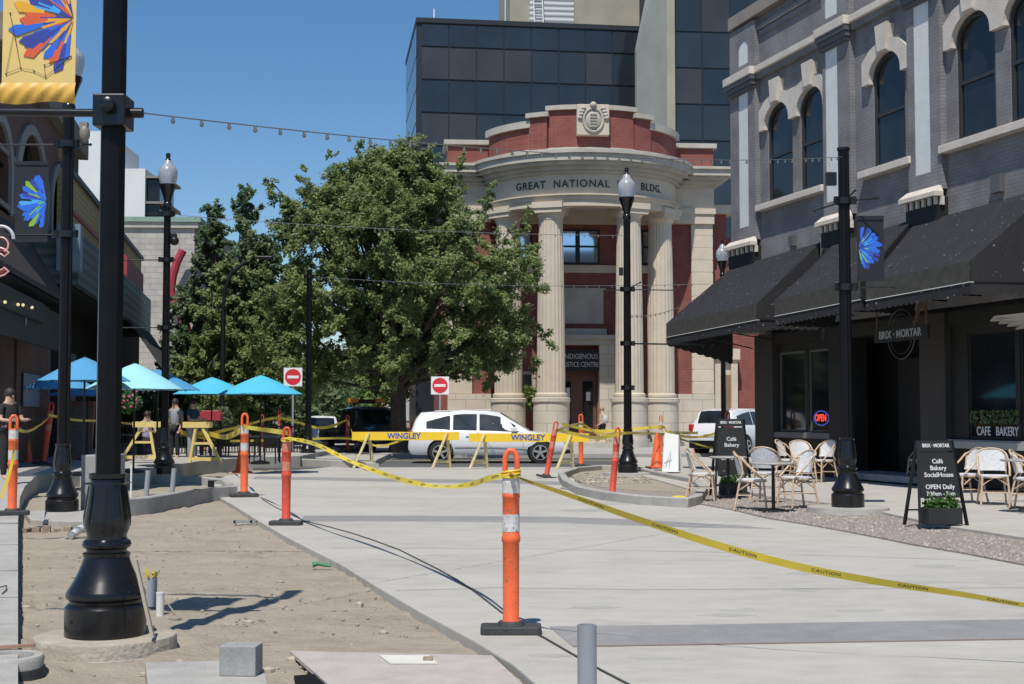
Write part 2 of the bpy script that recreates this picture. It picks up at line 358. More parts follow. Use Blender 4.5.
def arch_poly(x0, x1, zs, zt, zspring, n=12, ell=True):     # window outline: sill zs, top zt, arch from spring
    c = (x0+x1)/2; r = (x1-x0)/2; h = zt-zspring
    return [(x0, zs), (x1, zs)]+[(c+r*math.cos(PI*i/n), zspring+h*math.sin(PI*i/n)) for i in range(n+1)]

# ------------------------------------------------------------------ ground
g = MB(); g.add([(-900, -200, -.12), (900, -200, -.12), (900, 1800, -.12), (-900, 1800, -.12)], [(0, 1, 2, 3)])
struct(g.build('ground', earth, smooth=0))
# sand bed: fine heightfield
g = MB(); ys = []; y = 3.5
while y < 46: ys.append(y); y += .045+max(0, y-7)*.011
NX = 230
for j, y in enumerate(ys):
    xa, xb = -.46*y-1.5, min(3.0, .1*y+1.5) if y < 16 else -.05*y
    for i in range(NX+1):
        x = xa+(xb-xa)*i/NX; p = Vector((x, y, 0))
        z = -.08+.018*noise.noise(p*.9)+.014*(1-abs(noise.noise(Vector((x*2.2, y*2.6, 9))))*2.5)+.01*noise.noise(Vector((x*5, y*9, 1)))+.012*noise.noise(Vector((x*1.3, y*4, 3)))+.012*noise.noise(p*6)+.008*noise.noise(p*15)+.018*max(0, noise.noise(Vector((x*1.1+4, y*1.1, 5)))-.15)*noise.noise(p*9)*6
        d = math.hypot(x+2.74, y-9.3); z += .05*math.exp(-((d-.62)/.16)**2)*(.6+.8*noise.noise(p*4))
        g.v.append((x, y, z))
for j in range(len(ys)-1):
    for i in range(NX): a = j*(NX+1)+i; g.f.append((a, a+1, a+NX+2, a+NX+1)); g.m.append(0)
struct(g.build('sand', sand_m, smooth=180))
# street slab
slab_px = [(560, 704), (512, 663), (470, 638), (423, 613), (380, 588), (339, 563), (289, 538), (256, 519), (232, 504), (217, 496), (211, 487), (216, 480), (228, 475), (260, 472), (310, 469), (330, 467)]
P2 = lambda pts, z=0: [G(x, y, z).xy for x, y in pts]
poly = P2(slab_px)+[Vector((40, 40.6)), Vector((40, -6)), Vector((.6, -6)), Vector((.45, 5.0))]
struct(MB().prism([tuple(p) for p in poly], -.16, 0).build('street', concrete, smooth=0, bevel=.012))
struct(MB().prism([(-60, 40.3), (90, 40.3), (90, 50), (-60, 50)], -.1, -.012).build('road', asphalt, smooth=0))
def sheet(name, pts, z, mat, lift=.004): return struct(MB().prism([tuple(p) for p in P2(pts, z)], z-.003, z+lift).build(name, mat, smooth=0))
sheet('paving_band', [(549, 627), (700, 625), (1060, 619), (1060, 639), (760, 644), (573, 647)], 0, band_m, .004)
sheet('paving_band', [(304, 516), (420, 516), (560, 517), (660, 521), (735, 525.5), (775, 529), (690, 527.5), (560, 523), (420, 521.5), (300, 521.5)], 0, band_m, .004)
sheet('paving_band', [(256, 476.5), (380, 478.5), (520, 480.5), (600, 483), (600, 486), (520, 484), (380, 481.5), (252, 479)], 0, band_m, .004)
sheet('paving_joint', [(573, 646.5), (760, 643.5), (1060, 638.5), (1060, 639.3), (760, 644.3), (573, 647.4)], 0, M('rusty joint', (.2, .15, .125), .9), .0055)
# thin joints in the slab
def strip(name, pts, wid, z, mat, lift=.0055):
    ps = [G(x, y, z) for x, y in pts]; m = MB(); vs = []
    for i, p in enumerate(ps):
        d = (ps[min(i+1, len(ps)-1)]-ps[max(0, i-1)]).normalized(); n = Vector((-d.y, d.x, 0))*wid/2; vs += [p+n, p-n]
    top = [(v.x, v.y, z+lift) for v in vs]; m.add(top, [(2*i, 2*i+1, 2*i+3, 2*i+2) for i in range(len(ps)-1)]); return struct(m.build(name, mat, smooth=0))
joint = M('joint', (.13, .12, .11), .9)
for pts in ([(395, 591), (500, 588), (640, 590), (1040, 588)], [(330, 548), (520, 549), (700, 552), (840, 556), (980, 561)], [(270, 497), (420, 498), (600, 500)]): strip('paving_joint', pts, .012, 0, joint)
tag(MB().tube([G(x, y, .008) for x, y in [(262, 499), (275, 507), (288, 513), (305, 521), (330, 527), (352, 533), (376, 541), (400, 550), (420, 560), (438, 569), (456, 579), (470, 588), (486, 600), (500, 611), (522, 626), (545, 638), (590, 664), (640, 690), (700, 722)]], .006, 6).build('cable', M('cable black', (.05, .05, .05), .7)), 'long thin black cable curving over the pale concrete street', 'cable')
stain = ground_mat('stained concrete', (.36, .348, .322), (.30, .29, .268), (.40, .388, .36), .8, 5, fine=70)
rs_ = random.Random(12)
for k in range(16):
    cx, cy = rs_.uniform(540, 960), rs_.uniform(500, 668)
    if cy > 530+(cx-770)*.2 and cx > 770 and cy < 560: continue
    pts_ = [(cx+rs_.uniform(.75, 1.1)*rs_.uniform(20, 32)*math.cos(a), cy+rs_.uniform(.7, 1.1)*rs_.uniform(1.2, 2.2)*math.sin(a)) for a in [2*PI*i/14 for i in range(14)]]
    struct(MB().prism([tuple(p) for p in P2(pts_)], -.001, .0015+.0001*k).build('paving_stain', stain, smooth=0))
# left pavement (rises slowly)
lp = [(18, 720), (18, 640), (18, 580), (18, 520), (20, 497), (25, 486), (34, 478), (50, 473), (80, 471), (110, 471), (150, 469), (180, 464), (200, 461), (245, 457.5), (300, 456)]
pts = [GL(x, y) for x, y in lp]
m = MB(); vs = []
for p in pts: vs += [(p.x, p.y, p.z), (p.x, p.y, -.14), (-45, p.y, p.z)]
for i in range(len(pts)-1): a = 3*i; m.add([vs[a], vs[a+1], vs[a+4], vs[a+3], vs[a+2], vs[a+5]], [(0, 1, 2, 3), (0, 3, 5, 4)])
lastp = pts[-1]
m.add([(lastp.x, lastp.y, lastp.z), (-45, lastp.y, lastp.z), (-45, 62, lastp.z), (lastp.x, 62, lastp.z), (lastp.x, lastp.y, -.1), (lastp.x, 62, -.1)], [(0, 3, 2, 1), (0, 4, 5, 3)])
struct(m.build('pavement', kerb_m, smooth=0))
# paver joints on the near left pavement
for yy in (524, 545, 571, 598, 625, 650):
    a, b = GL(-30, yy+.5), GL(18, yy); m = MB(); m.add([(a.x, a.y, a.z+.005), (b.x, b.y, b.z+.005), (b.x, b.y+.02, b.z+.0055), (a.x, a.y+.02, a.z+.0055)], [(0, 1, 2, 3)]); struct(m.build('paving_joint', joint, smooth=0))
# far pavement in front of the bank
struct(MB().prism([(-60, 50), (90, 50), (90, 140), (-60, 140)], -.1, .15).build('pavement', kerb_m, smooth=0, bevel=.02))
struct(MB().prism([(-20, 46.8), (60, 46.8), (60, 46.92), (-20, 46.92)], -.02, -.006).build('road_marking', M('road paint', (.5, .42, .2), .7), smooth=0))
# gravel and patio at right
gr = [(560, 489), (640, 499), (690, 503), (730, 510), (768, 519), (805, 525), (850, 533), (910, 545), (965, 554.5), (1024, 566), (1160, 592)]
gp = [tuple(G(x, y).xy) for x, y in gr]+[(9, 10), (16, 10), (16, 36), (3.0, 36)]
struct(MB().prism(gp, -.02, .02).build('gravel', gravel_m, smooth=0))
stones = MB()
for _ in range(4200):
    t = random.random()*(len(gr)-3)+2; i = int(t); f = t-i
    a = G(gr[i][0]+(gr[i+1][0]-gr[i][0])*f, gr[i][1]+(gr[i+1][1]-gr[i][1])*f); k = random.random()**1.2*2.6
    x, y = a.x+k*.75, a.y+k*.8; r = random.uniform(.008, .026)
    b = [Vector((random.uniform(.6, 1), 0, 0)), Vector((0, random.uniform(.6, 1), 0)), Vector((-random.uniform(.6, 1), 0, 0)), Vector((0, -random.uniform(.6, 1), 0)), Vector((random.uniform(-.3, .3), random.uniform(-.3, .3), .7))]
    stones.add([Vector((x, y, .02))+q*r for q in b], [(0, 1, 4), (1, 2, 4), (2, 3, 4), (3, 0, 4)])
tag(stones.build('pebbles', M('pebble', (.30, .265, .23), .9, var=.2, vs=20, island=.5), smooth=0), 'loose brown grey pebbles strewn over the gravel verge beside the concrete street', 'pebbles', kind='stuff')
pa = [(690, 489), (740, 493), (768, 496), (822, 502), (862, 507), (893, 514), (950, 526), (1024, 537), (1180, 556)]
pz = .06
pp = [tuple(G(x, y, pz).xy) for x, y in pa]+[(17, 12), (17, 48.5), (3.8, 48.5), (3.2, 33)]
struct(MB().prism(pp, -.02, pz).build('patio', concrete, smooth=0, bevel=.01))
# near kerb blocks, islands
def ring(name, px, z0, z1, th, mat, zf=0, close=True):
    ps = [G(x, y, z1).xy for x, y in px]; n = len(ps); c = sum(ps, Vector((0, 0)))/n; m = MB(); o = []; i_ = []
    for k, p in enumerate(ps):
        a, b = ps[(k-1) % n] if close else ps[max(k-1, 0)], ps[(k+1) % n] if close else ps[min(k+1, n-1)]
        d = (b-a).normalized(); nn = Vector((-d.y, d.x));
        if nn.dot(c-p) < 0: nn = -nn
        o.append(p); i_.append(p+nn*th)
    vs = []
    for k in range(n): vs += [(o[k].x, o[k].y, z0), (o[k].x, o[k].y, z1), (i_[k].x, i_[k].y, z1), (i_[k].x, i_[k].y, z0)]
    fs = []
    for k in range(n if close else n-1):
        a = 4*k; b = 4*((k+1) % n)
        for q in range(4): fs.append((a+q, a+(q+1) % 4, b+(q+1) % 4, b+q))
    if not close: fs += [(0, 1, 2, 3), tuple(4*(n-1)+q for q in (3, 2, 1, 0))]
    m.add(vs, fs); o = m.build(name, mat, smooth=50, bevel=.02); return o
# right island around the tall lamp
isl = [(558, 472), (562, 479), (576, 486), (600, 491), (640, 495.5), (688, 498), (702, 495), (708, 486), (698, 478), (675, 474), (656, 470.5), (645, 467.5), (625, 465), (598, 465), (574, 467)]
tag(ring('kerb', isl, -.02, .16, .16, kerb_m), 'low curved concrete kerb ringing the planting island under the tall right lamp post', 'kerb')
ip = [tuple(G(x, y, .02).xy) for x, y in [(568, 474), (580, 482), (604, 488), (640, 491), (700, 493), (690, 482), (655, 474), (600, 469)]]
struct(MB().prism(ip, -.03, .03).build('soil', sand_m, smooth=0))
rub = MB()
for _ in range(120):
    t = random.random(); x, y = random.uniform(574, 650), random.uniform(474, 484); p = G(x, y, .03); r = random.uniform(.02, .08)
    rub.sphere((p.x, p.y, .03), r, 3, 0, (random.uniform(.7, 1.4), random.uniform(.7, 1.4), random.uniform(.4, .8)))
tag(rub.build('rubble', M('rubble', (.34, .30, .24), .95, island=.4, vs=10), smooth=0), 'loose rubble and clods lying inside the right hand planting island', 'rubble', kind='stuff')
# left island kerbs
tag(ring('kerb', [(100, 500), (123, 499), (150, 497), (172, 493.5), (200, 489), (222, 486), (233, 485.5)], -.1, .2, .14, newconc, close=False), 'curved grey concrete kerb wall bending round behind the nearest post towards the street', 'kerb')
tag(ring('kerb', [(233, 484), (228, 479), (205, 476.5), (170, 475.5), (130, 475), (60, 474.5)], -.1, .12, .14, kerb_m, close=False), 'pale back kerb of the left planting bed in front of the acorn lamp', 'kerb')
tag(ring('kerb', [(378, 464), (372, 461.5), (340, 460.5), (300, 459), (262, 457), (244, 455.5), (244, 455)], -.1, .2, .3, kerb_m, close=False), 'low pale kerb around the far corner lamp base beside the barricade', 'kerb')
struct(MB().prism([tuple(G(x, y, .1).xy) for x, y in [(376, 462), (340, 460.5), (262, 457), (246, 454.5), (250, 450), (400, 450)]], -.1, .16).build('traffic_island', kerb_m, smooth=0, bevel=.02))
cw = thing('concrete_wall', 'square grey concrete planter wall standing behind the second lamp base', 'wall', G(86, 512, 0))
MB().box(-.2, .27, .35, 1.2, -.1, .88).build('wall', newconc, cw, smooth=0, bevel=.02)
tag(MB().prism([tuple(G(x, y, -.01).xy) for x, y in [(24, 513), (60, 512), (100, 512), (103, 522), (70, 523), (30, 521)]], -.12, .02).build('concrete_footing', kerb_m, smooth=0, bevel=.02), 'rough pale concrete footing in front of the second lamp base', 'footing')
fm = MB(); fo = thing('broken_bricks', 'broken bricks and clods poking out under the lamp footing', 'bricks', G(60, 527, 0))
for i in range(9): fm.box(-.5+i*.14, -.4+i*.14, -.05, .05, -.09, -.02+.02*(i % 3), mat=Matrix.Rotation(.1*(i % 4), 4, 'Z'))
fm.build('brick', M('old brick', (.28, .22, .16), .9, var=.3, vs=12), fo, smooth=0)

# ------------------------------------------------------------------ right building (painted grey brick over a cafe)
WR = Plane((8.17, 30), math.atan2(-.96, .28)); RB = thing('brick_building', 'two storey grey painted brick corner building with white stone window hoods over the cafe', 'building', WR.O, WR.a)
ZW = (6.97, 9.45, 8.98)
wins = [(-5.55, -4.22), (-3.80, -2.50), (-.43, .85), (2.72, 3.98), (4.42, 5.68), (7.6, 8.9)]
holes = [arch_poly(a, b, ZW[0], ZW[1], ZW[2]) for a, b in wins]
x0, x1 = -7.45, 16
plate('wall', [(x0, 3.7), (x1, 3.7), (x1, 11.0), (x1, 11.97), (x0, 11.97)], holes, .4, greybrick, RB)
MB().box(x0, x0+.4, .4, 14, 3.7, 11.97).box(x0+.4, x1, .42, 14, 3.6, 3.75).build('side_wall', greybrick, RB, smooth=0)
MB().box(x0-.02, x1, -.2, 13.8, 11.975, 12.3).build('roof', M('parapet cap', (.27, .23, .20), .85, var=.12, vs=2), RB, smooth=0)
mm = MB(); mm.box(-5.95, x1, -.1, -.002, 11.6, 11.72).box(-5.95, x1, -.05, -.002, 11.45, 11.58)
mm.build('moulding', greybrick, RB, smooth=0)
# pilasters
for a, b, pc in ((-7.5, -6.0, -6.7), (-2.45, -1.2, -2.03), (1.15, 2.35, 1.69), (5.95, 7.2, 6.5)):
    pl = plate('pilaster', [(a, 6.1), (b, 6.1), (b, 11.9), (a, 11.9)], [[(pc-.28, 6.5), (pc+.28, 6.5), (pc+.28, 10.07), (pc-.28, 10.07)], arch_poly(pc-.26, pc+.3, 10.85, 11.5, 11.3)], .14, greybrick, RB, y=-.142)
    MB().box(pc-.278, pc+.278, -.128, -.002, 6.502, 10.068).build('panel', whitep, pl, smooth=0)
    MB().vprism(arch_poly(pc-.26, pc+.3, 10.85, 11.5, 11.3), -.125, -.003).build('niche', whitep, pl)
    # ledge breaking forward over the pilaster
    MB().box(a-.05, b+.1, -.34, -.144, 10.42, 10.63).build('ledge', hoodst, pl, smooth=0, bevel=.015)
    MB().box(a-.03, b+.08, -.31, -.144, 10.3, 10.417).box(a-.02, b+.05, -.26, -.144, 10.17, 10.298).box(a-.02, b+.02, -.22, -.144, 10.09, 10.168).build('ledge_moulding', M('moulding grey', (.09, .088, .095), .6), pl, smooth=0)
    c = MB(); c.add([(a-.06, -.36, 6.03), (b+.06, -.36, 6.03), (b+.06, -.144, 6.03), (a-.06, -.144, 6.03), (a+.02, -.2, 6.17), (b-.02, -.2, 6.17), (b-.02, -.144, 6.17), (a+.02, -.144, 6.17)], [(3, 2, 1, 0), (4, 5, 6, 7), (0, 1, 5, 4), (1, 2, 6, 5), (3, 7, 6, 2), (0, 4, 7, 3)])
    c.box(a-.06, b+.06, -.36, -.144, 5.94, 6.028)
    cp = c.build('capital', hoodst, pl, smooth=0)
    MB().box(a, b, -.22, .0, 5.45, 5.935).build('capital_frieze', storedark, cp, smooth=0)
    n = 6; dm = MB()
    for i in range(n): xx = a+.02+(b-a-.11)*i/(n-1); dm.box(xx, xx+.075, -.28, -.222, 5.78, 5.935)
    dm.box(b+.002, b+.06, -.2, -.12, 5.76, 5.935)
    each(dm, 'dentil', hoodst, cp, smooth=0)
# belt course between pilasters
bc = MB(); bd = MB(); segs = [(-6.0, -2.45), (-1.2, 1.15), (2.35, 5.95), (7.2, x1)]
for a, b in segs: bc.box(a+.12, b-.12, -.22, -.002, 10.44, 10.61); bd.box(a+.08, b-.08, -.14, -.002, 10.3, 10.437)
each(bc, 'belt_course', hoodst, RB, smooth=0, bevel=.015); each(bd, 'belt_moulding', greybrick, RB, smooth=0)
# window hoods
def hood(arr):
    xs0, xs1 = arr[0][0]-.28, arr[-1][1]+.28; z0 = 8.88
    if arr[-1][1] < -2.4: xs1 = -2.46
    out = [(xs0, z0), (xs0, 9.4)]
    for a, b in arr:
        c = (a+b)/2; out += [(a+.05, 9.62), (c-.22, 9.72), (c-.26, 10.02), (c+.26, 10.02), (c+.22, 9.72), (b-.05, 9.62)]
    out += [(xs1, 9.35), (xs1, z0)]
    for k, (a, b) in reversed(list(enumerate(arr))):
        r = (b-a)/2; c = (a+b)/2; out += [(b, z0)]+[(c+r*math.cos(PI*i/12), ZW[2]+.47*math.sin(PI*i/12)) for i in range(13)]+[(a, z0)]
    return out
for arr in ([wins[0], wins[1]], [wins[2]], [wins[3], wins[4]], [wins[5]]):
    h = plate('window_hood', hood(arr), [], .12, hoodst, RB, y=-.122)
    ks = MB()
    for a, b in arr: c = (a+b)/2; ks.vprism([(c-.16, 9.47), (c+.16, 9.47), (c+.25, 10.06), (c-.25, 10.06)], -.19, -.124)
    each(ks, 'keystone', hoodst, h, smooth=0)
    MB().box(arr[0][0]-.4, min(arr[-1][1]+.4, -2.46 if arr[-1][1] < -2.4 else 99), -.2, .06, 6.8, 6.96).build('window_sill', hoodst, RB, smooth=0, bevel=.012)
for a, b in wins:
    fr = plate('window', arch_poly(a+.005, b-.005, ZW[0]+.002, ZW[1]-.005, ZW[2]), [arch_poly(a+.09, b-.09, 8.18, ZW[1]-.1, ZW[2]), [(a+.09, ZW[0]+.1), (b-.09, ZW[0]+.1), (b-.09, 8.1), (a+.09, 8.1)]], .08, M('window frame dark', (.03, .032, .035), .5), RB, y=.03)
    gl = MB(); gl.vprism(arch_poly(a+.02, b-.02, ZW[0]+.02, ZW[1]-.03, ZW[2]), .07, .08).build('pane', glassd, fr)
# ground floor: recessed dark storefront
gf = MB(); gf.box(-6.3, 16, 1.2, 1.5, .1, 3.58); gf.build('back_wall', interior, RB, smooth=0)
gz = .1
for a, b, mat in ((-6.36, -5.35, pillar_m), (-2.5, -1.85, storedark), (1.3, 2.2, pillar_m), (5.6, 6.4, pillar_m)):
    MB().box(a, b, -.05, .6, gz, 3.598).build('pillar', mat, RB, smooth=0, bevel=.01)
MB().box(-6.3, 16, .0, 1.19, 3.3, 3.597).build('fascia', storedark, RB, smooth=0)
def shopwin(a, b, zs, zt, mull, sillmat):
    f = plate('window', [(a, gz), (b, gz), (b, 3.297), (a, 3.297)], [[(a+.1+(b-a)*u0, zs), (a-.02+(b-a)*u1, zs), (a-.02+(b-a)*u1, zt), (a+.1+(b-a)*u0, zt)] for u0, u1 in mull], .1, storedark, RB, y=.1)
    for u0, u1 in mull:
        X0, X1 = a+.1+(b-a)*u0, a-.02+(b-a)*u1
        plate('frame', [(X0, zs), (X1, zs), (X1, zt), (X0, zt)], [[(X0+.06, zs+.05), (X1-.05, zs+.05), (X1-.05, zt-.05), (X0+.06, zt-.05)]], .04, framegrey if b < 0 else storedark, f, y=.12)
    MB().box(a+.1, b-.02, .15, .16, zs, zt).build('pane', glassd, f, smooth=0)
    MB().box(a, b, -.02, .098, zs-.16, zs-.02).build('sill', sillmat, f, smooth=0)
    return f
w1 = shopwin(-5.35, -2.5, 1.12, 3.1, [(0, .52), (.54, 1.0)], M('sill concrete', (.16, .155, .15), .8))
w2 = shopwin(2.2, 5.6, 1.05, 3.15, [(.14, .62), (.62, 1.0)], M('sill pale', (.3, .3, .29), .8))
MB().box(2.25, 5.55, -.06, -.025, .86, 1.0).build('ledge', M('ledge', (.33, .33, .32), .8), w2, smooth=0)
MB().box(-1.85, 1.3, -.3, .9, .1, .24).build('doorstep', newconc, RB, smooth=0, bevel=.01)
dr = MB(); dr.box(-1.2, .6, 1.0, 1.08, .24, 2.8).build('door', storedark, RB, smooth=0)
text('lettering', 'CAFE   BAKERY', .24, letter, w2, (3.7, .085, 1.2), sx=.8, bold=.004)
text('lettering', 'SOCIALHOUSE', .25, letter, w2, (5.35, .085, 1.2), sx=.5)
# greenery inside the cafe window
pl_ = MB()
for _ in range(220):
    c = Vector((random.uniform(2.9, 4.4), random.uniform(.02, .09), random.uniform(1.36, 1.6))); d = Vector((random.uniform(-1, 1), -.2, random.uniform(-1, 1))).normalized()*.05; e = d.cross(Vector((0, 1, 0)))*.5
    pl_.add([c-d, c+e, c+d, c-e], [(0, 1, 2, 3)])
tag(pl_.build('window_plants', leafB, None, smooth=0), 'low green plants along the dark bakery window above the lettering', 'plants', kind='stuff').matrix_world = RB.matrix_basis
nz = thing('neon_sign', 'small red and blue neon OPEN sign in the left cafe window', 'sign', RB.matrix_basis @ Vector((-3.05, .06, 1.45)), WR.a)
nz_t = text('lettering', 'OPEN', .23, neonr, nz, (0, -.02, 0), sx=.9, bold=.006)
MB().tube([(.36*math.cos(a), 0, .17*math.sin(a)) for a in [2*PI*i/28 for i in range(28)]], .013, 6, closed=True).build('tube', neonb, nz)
# corner support post
# drain box on wall
MB().box(3.9, 4.2, -.12, -.002, 5.75, 6.1).build('vent', framegrey, RB, smooth=0); MB().box(-4.3, -4.05, -.12, -.002, 5.7, 5.95).build('vent', framegrey, RB, smooth=0)
# awnings
def awning(label, xl, xr, zl, zr, ridge_l, ridge_r, farz=None, p=1.8):
    a = thing('awning', label, 'awning', WR.O, WR.a, 'black awnings over the cafe front')
    zr0 = 5.5; H = .38
    fl_b, fr_b = Vector((xl, -p, zl)), Vector((xr, -p, zr)); fl_t, fr_t = fl_b+Vector((0, 0, H)), fr_b+Vector((0, 0, H))
    bl, br = Vector((ridge_l, -.15, zr0)), Vector((ridge_r, -.15, zr0+.1)); blb, brb = Vector((ridge_l, -.15, farz or zl)), Vector((ridge_r, -.15, zr))
    th = Vector((0, .02, -.03))
    # top sheet with slight sag
    n = 16; k = 8; vs = []; fs = []
    for i in range(n+1):
        for j in range(k+1):
            u, v = i/n, j/k; A = fl_t.lerp(fr_t, u); B = bl.lerp(br, u); q = A.lerp(B, v); q = q+Vector((0, 0, -.05*math.sin(PI*v)*(1-abs(math.cos(4*PI*u))*.35)))
            vs.append(q)
    m = len(vs); vs += [q+th for q in vs]
    for i in range(n):
        for j in range(k): b0 = i*(k+1)+j; fs.append((b0, b0+k+1, b0+k+2, b0+1)); fs.append((m+b0, m+b0+1, m+b0+k+2, m+b0+k+1))
    MB().add(vs, fs).build('canopy', fabric, a, smooth=60)
    MB().add([fr_b, fr_t, br, brb, fr_b-Vector((.02, 0, 0)), fr_t-Vector((.02, 0, 0)), br-Vector((.02, 0, 0)), brb-Vector((.02, 0, 0))], [(0, 3, 2, 1), (4, 5, 6, 7), (0, 1, 5, 4), (1, 2, 6, 5), (0, 4, 7, 3)]).build('end_panel', fabric, a, smooth=0)
    MB().add([fl_b, fl_t, bl, blb, fl_b+Vector((.02, 0, 0)), fl_t+Vector((.02, 0, 0)), bl+Vector((.02, 0, 0)), blb+Vector((.02, 0, 0))], [(0, 1, 2, 3), (7, 6, 5, 4)]).build('end_panel', fabric, a, smooth=0)
    MB().add([fl_b, fr_b, fr_t, fl_t]+[q+Vector((0, .02, 0)) for q in (fl_b, fr_b, fr_t, fl_t)], [(0, 1, 2, 3), (7, 6, 5, 4), (0, 4, 5, 1)]).build('front_band', fabricg, a, smooth=0)
    MB().tube([fl_b+Vector((0, -.01, 0)), fr_b+Vector((0, -.01, 0)), brb], .009, 5).build('piping', cord, a)
    sc = MB()
    def scallop(A, B, h):
        L_ = (B-A).length; nn = max(4, int(L_/.19)); top = []; bot = []
        for i in range(nn*6+1): u = i/(nn*6); top.append(A.lerp(B, u)); bot.append(A.lerp(B, u)-Vector((0, 0, h-.035+.035*abs(math.sin(PI*i/6)))))
        q = len(top); sc.add(top+bot, [(i, i+1, q+i+1, q+i) for i in range(q-1)])
    scallop(fl_b, fr_b, .22); scallop(fr_b, brb, .22); scallop(fl_b, blb, .22)
    sc.build('valance', fabric, a, smooth=0)
    fm_ = MB(); fm_.bar(fl_b+Vector((0, .06, 0)), fr_b+Vector((0, .06, 0)), .03, .03)
    for i in range(5): u = i/4; fm_.bar(fl_b.lerp(fr_b, u)+Vector((0, .06, 0)), blb.lerp(brb, u), .03, .03)
    fm_.build('frame', blackd, a, smooth=0)
    return a
awning('farthest black canvas awning, at the building corner nearest the bank', -8.1, -2.65, 3.62, 3.73, -7.45, -2.62, 3.1)
awning('middle black canvas awning behind the bannered right post', -1.74, 1.98, 3.75, 3.83, -1.95, 1.25)
awning('nearest and largest black canvas awning, over the bakery window', 2.18, 5.66, 3.79, 3.84, 1.33, 5.9)
# hanging sign
hs = thing('hanging_sign', 'dark hanging sign reading BRIX MORTAR in front of the cafe door', 'sign', RB.matrix_basis @ Vector((.25, -1.0, 3.05)), WR.a-.0)
_q = WR(901, 334, 1.0); hs.location = RB.matrix_basis @ Vector((_q[0], -1.0, _q[1]))
MB().box(-.98, .98, -.03, .03, -.14, .14).build('board', storedark, hs, smooth=0)
text('lettering', 'BRIX · MORTAR', .22, letterdim, hs, (0, -.035, 0), sx=1.0, bold=.004)
MB().tube([(.5*math.cos(a), 0, -.0+.5*math.sin(a)) for a in [2*PI*i/40 for i in range(40)]], .012, 6, closed=True).tube([(.4*math.cos(a), 0, -.0+.4*math.sin(a)) for a in [2*PI*i/40 for i in range(40)]], .006, 6, closed=True).build('emblem_ring', M('dark brass', (.06, .055, .05), .5), hs)
each(MB().bar((-.9, 0, .14), (-.9, 0, .75), .03, .03).bar((.9, 0, .14), (.9, 0, .75), .03, .03).bar((.5, 0, .14), (.75, 0, .7), .07, .03), 'hanger', M('brass brown', (.12, .08, .05), .5), hs, smooth=0)
# white folded parasol edge at far right
fp = thing('parasol', 'pale folded parasol poking in at the right edge under the nearest awning', 'umbrella', AT(1044, 318, 22))
m = MB()
for i in range(5):
    m.add([Vector((0, 0, .12-.03*i)), Vector((-.8+.08*i, -.1*i, .03-.07*i+.0)), Vector((-.85+.1*i, -.1*i+.06, -.05-.05*i)), Vector((0, .05, -.05-.03*i))], [(0, 1, 2, 3), (3, 2, 1, 0)])
m.build('canopy', M('pale canvas', (.26, .24, .2), .8), fp, smooth=0); MB().tube([(.05, 0, -2.9), (.05, 0, .3)], .02).build('pole', blackd, fp)

# ------------------------------------------------------------------ bank building
BA = R(4.5); BC = Vector((3.12, 63.5, .15))
BK = thing('bank_building', 'old red brick and cream stone bank with round columned portico', 'building', BC, BA)
def zz(v): return v-.15
Rc, Rf = 3.98, 4.55
def arcband(r, z0, z1, a0=-178, a1=-2, n=56, back=None, rin=None):   # solid curved band
    m = MB(); vs = []; rin = rin or r-.7
    for i in range(n+1):
        a = R(a0+(a1-a0)*i/n); c, s_ = math.cos(a), math.sin(a)
        vs += [(r*c, r*s_, z0), (r*c, r*s_, z1), (rin*c, rin*s_, z1), (rin*c, rin*s_, z0)]
    fs = []
    for i in range(n):
        for q in range(4): fs.append((4*i+q, 4*i+(q+1) % 4, 4*i+4+(q+1) % 4, 4*i+4+q))
    fs += [(0, 1, 2, 3), (4*n+3, 4*n+2, 4*n+1, 4*n)]
    return m.add([(v[0], v[1], zz(v[2])) for v in vs], [f[::-1] for f in fs])
def merge(*ms):
    o = MB()
    for m_ in ms: n = len(o.v); o.v += m_.v; o.f += [tuple(i+n for i in f) for f in m_.f]; o.m += m_.m
    return o
# entablature of the portico
merge(arcband(4.5, 10.55, 10.82), arcband(4.57, 10.82, 11.0), arcband(4.67, 11.0, 11.06)).build('architrave', cream, BK)
arcband(4.45, 11.06, 11.95).build('frieze', cream, BK)
merge(arcband(4.6, 11.95, 12.1), arcband(4.78, 12.1, 12.28), arcband(5.05, 12.28, 12.42), arcband(5.2, 12.42, 12.72), arcband(5.3, 12.72, 12.86), arcband(4.95, 12.86, 12.97)).build('cornice', creamd, BK)
MB().lathe([(4.5, zz(10.9)), (4.4, zz(10.95))], (0, 0, 0), 48).build('soffit', creamd, BK)
MB().lathe([(4.6, zz(13.0)), (4.5, zz(13.1))], (0, 0, 0), 48).build('roof', tan, BK)
# frieze lettering
def arctext(s, r, z, size, mat, parent, a0, sx=1.0):
    me = textmesh(s, size, .02, sx, 1.15, .004)
    for v in me.vertices:
        a = -PI/2+a0+v.co.x/r; rr = r+v.co.z; zc = v.co.y; v.co = (rr*math.cos(a), rr*math.sin(a), z+zc)
    me.materials.clear(); me.materials.append(mat); o = bpy.data.objects.new('lettering', me); C.collection.objects.link(o); o.parent = parent; return o
arctext('GREAT  NATIONAL  LIFE  BLDG.', 4.46, zz(11.5), .46, incised, BK, R(.6), .96)
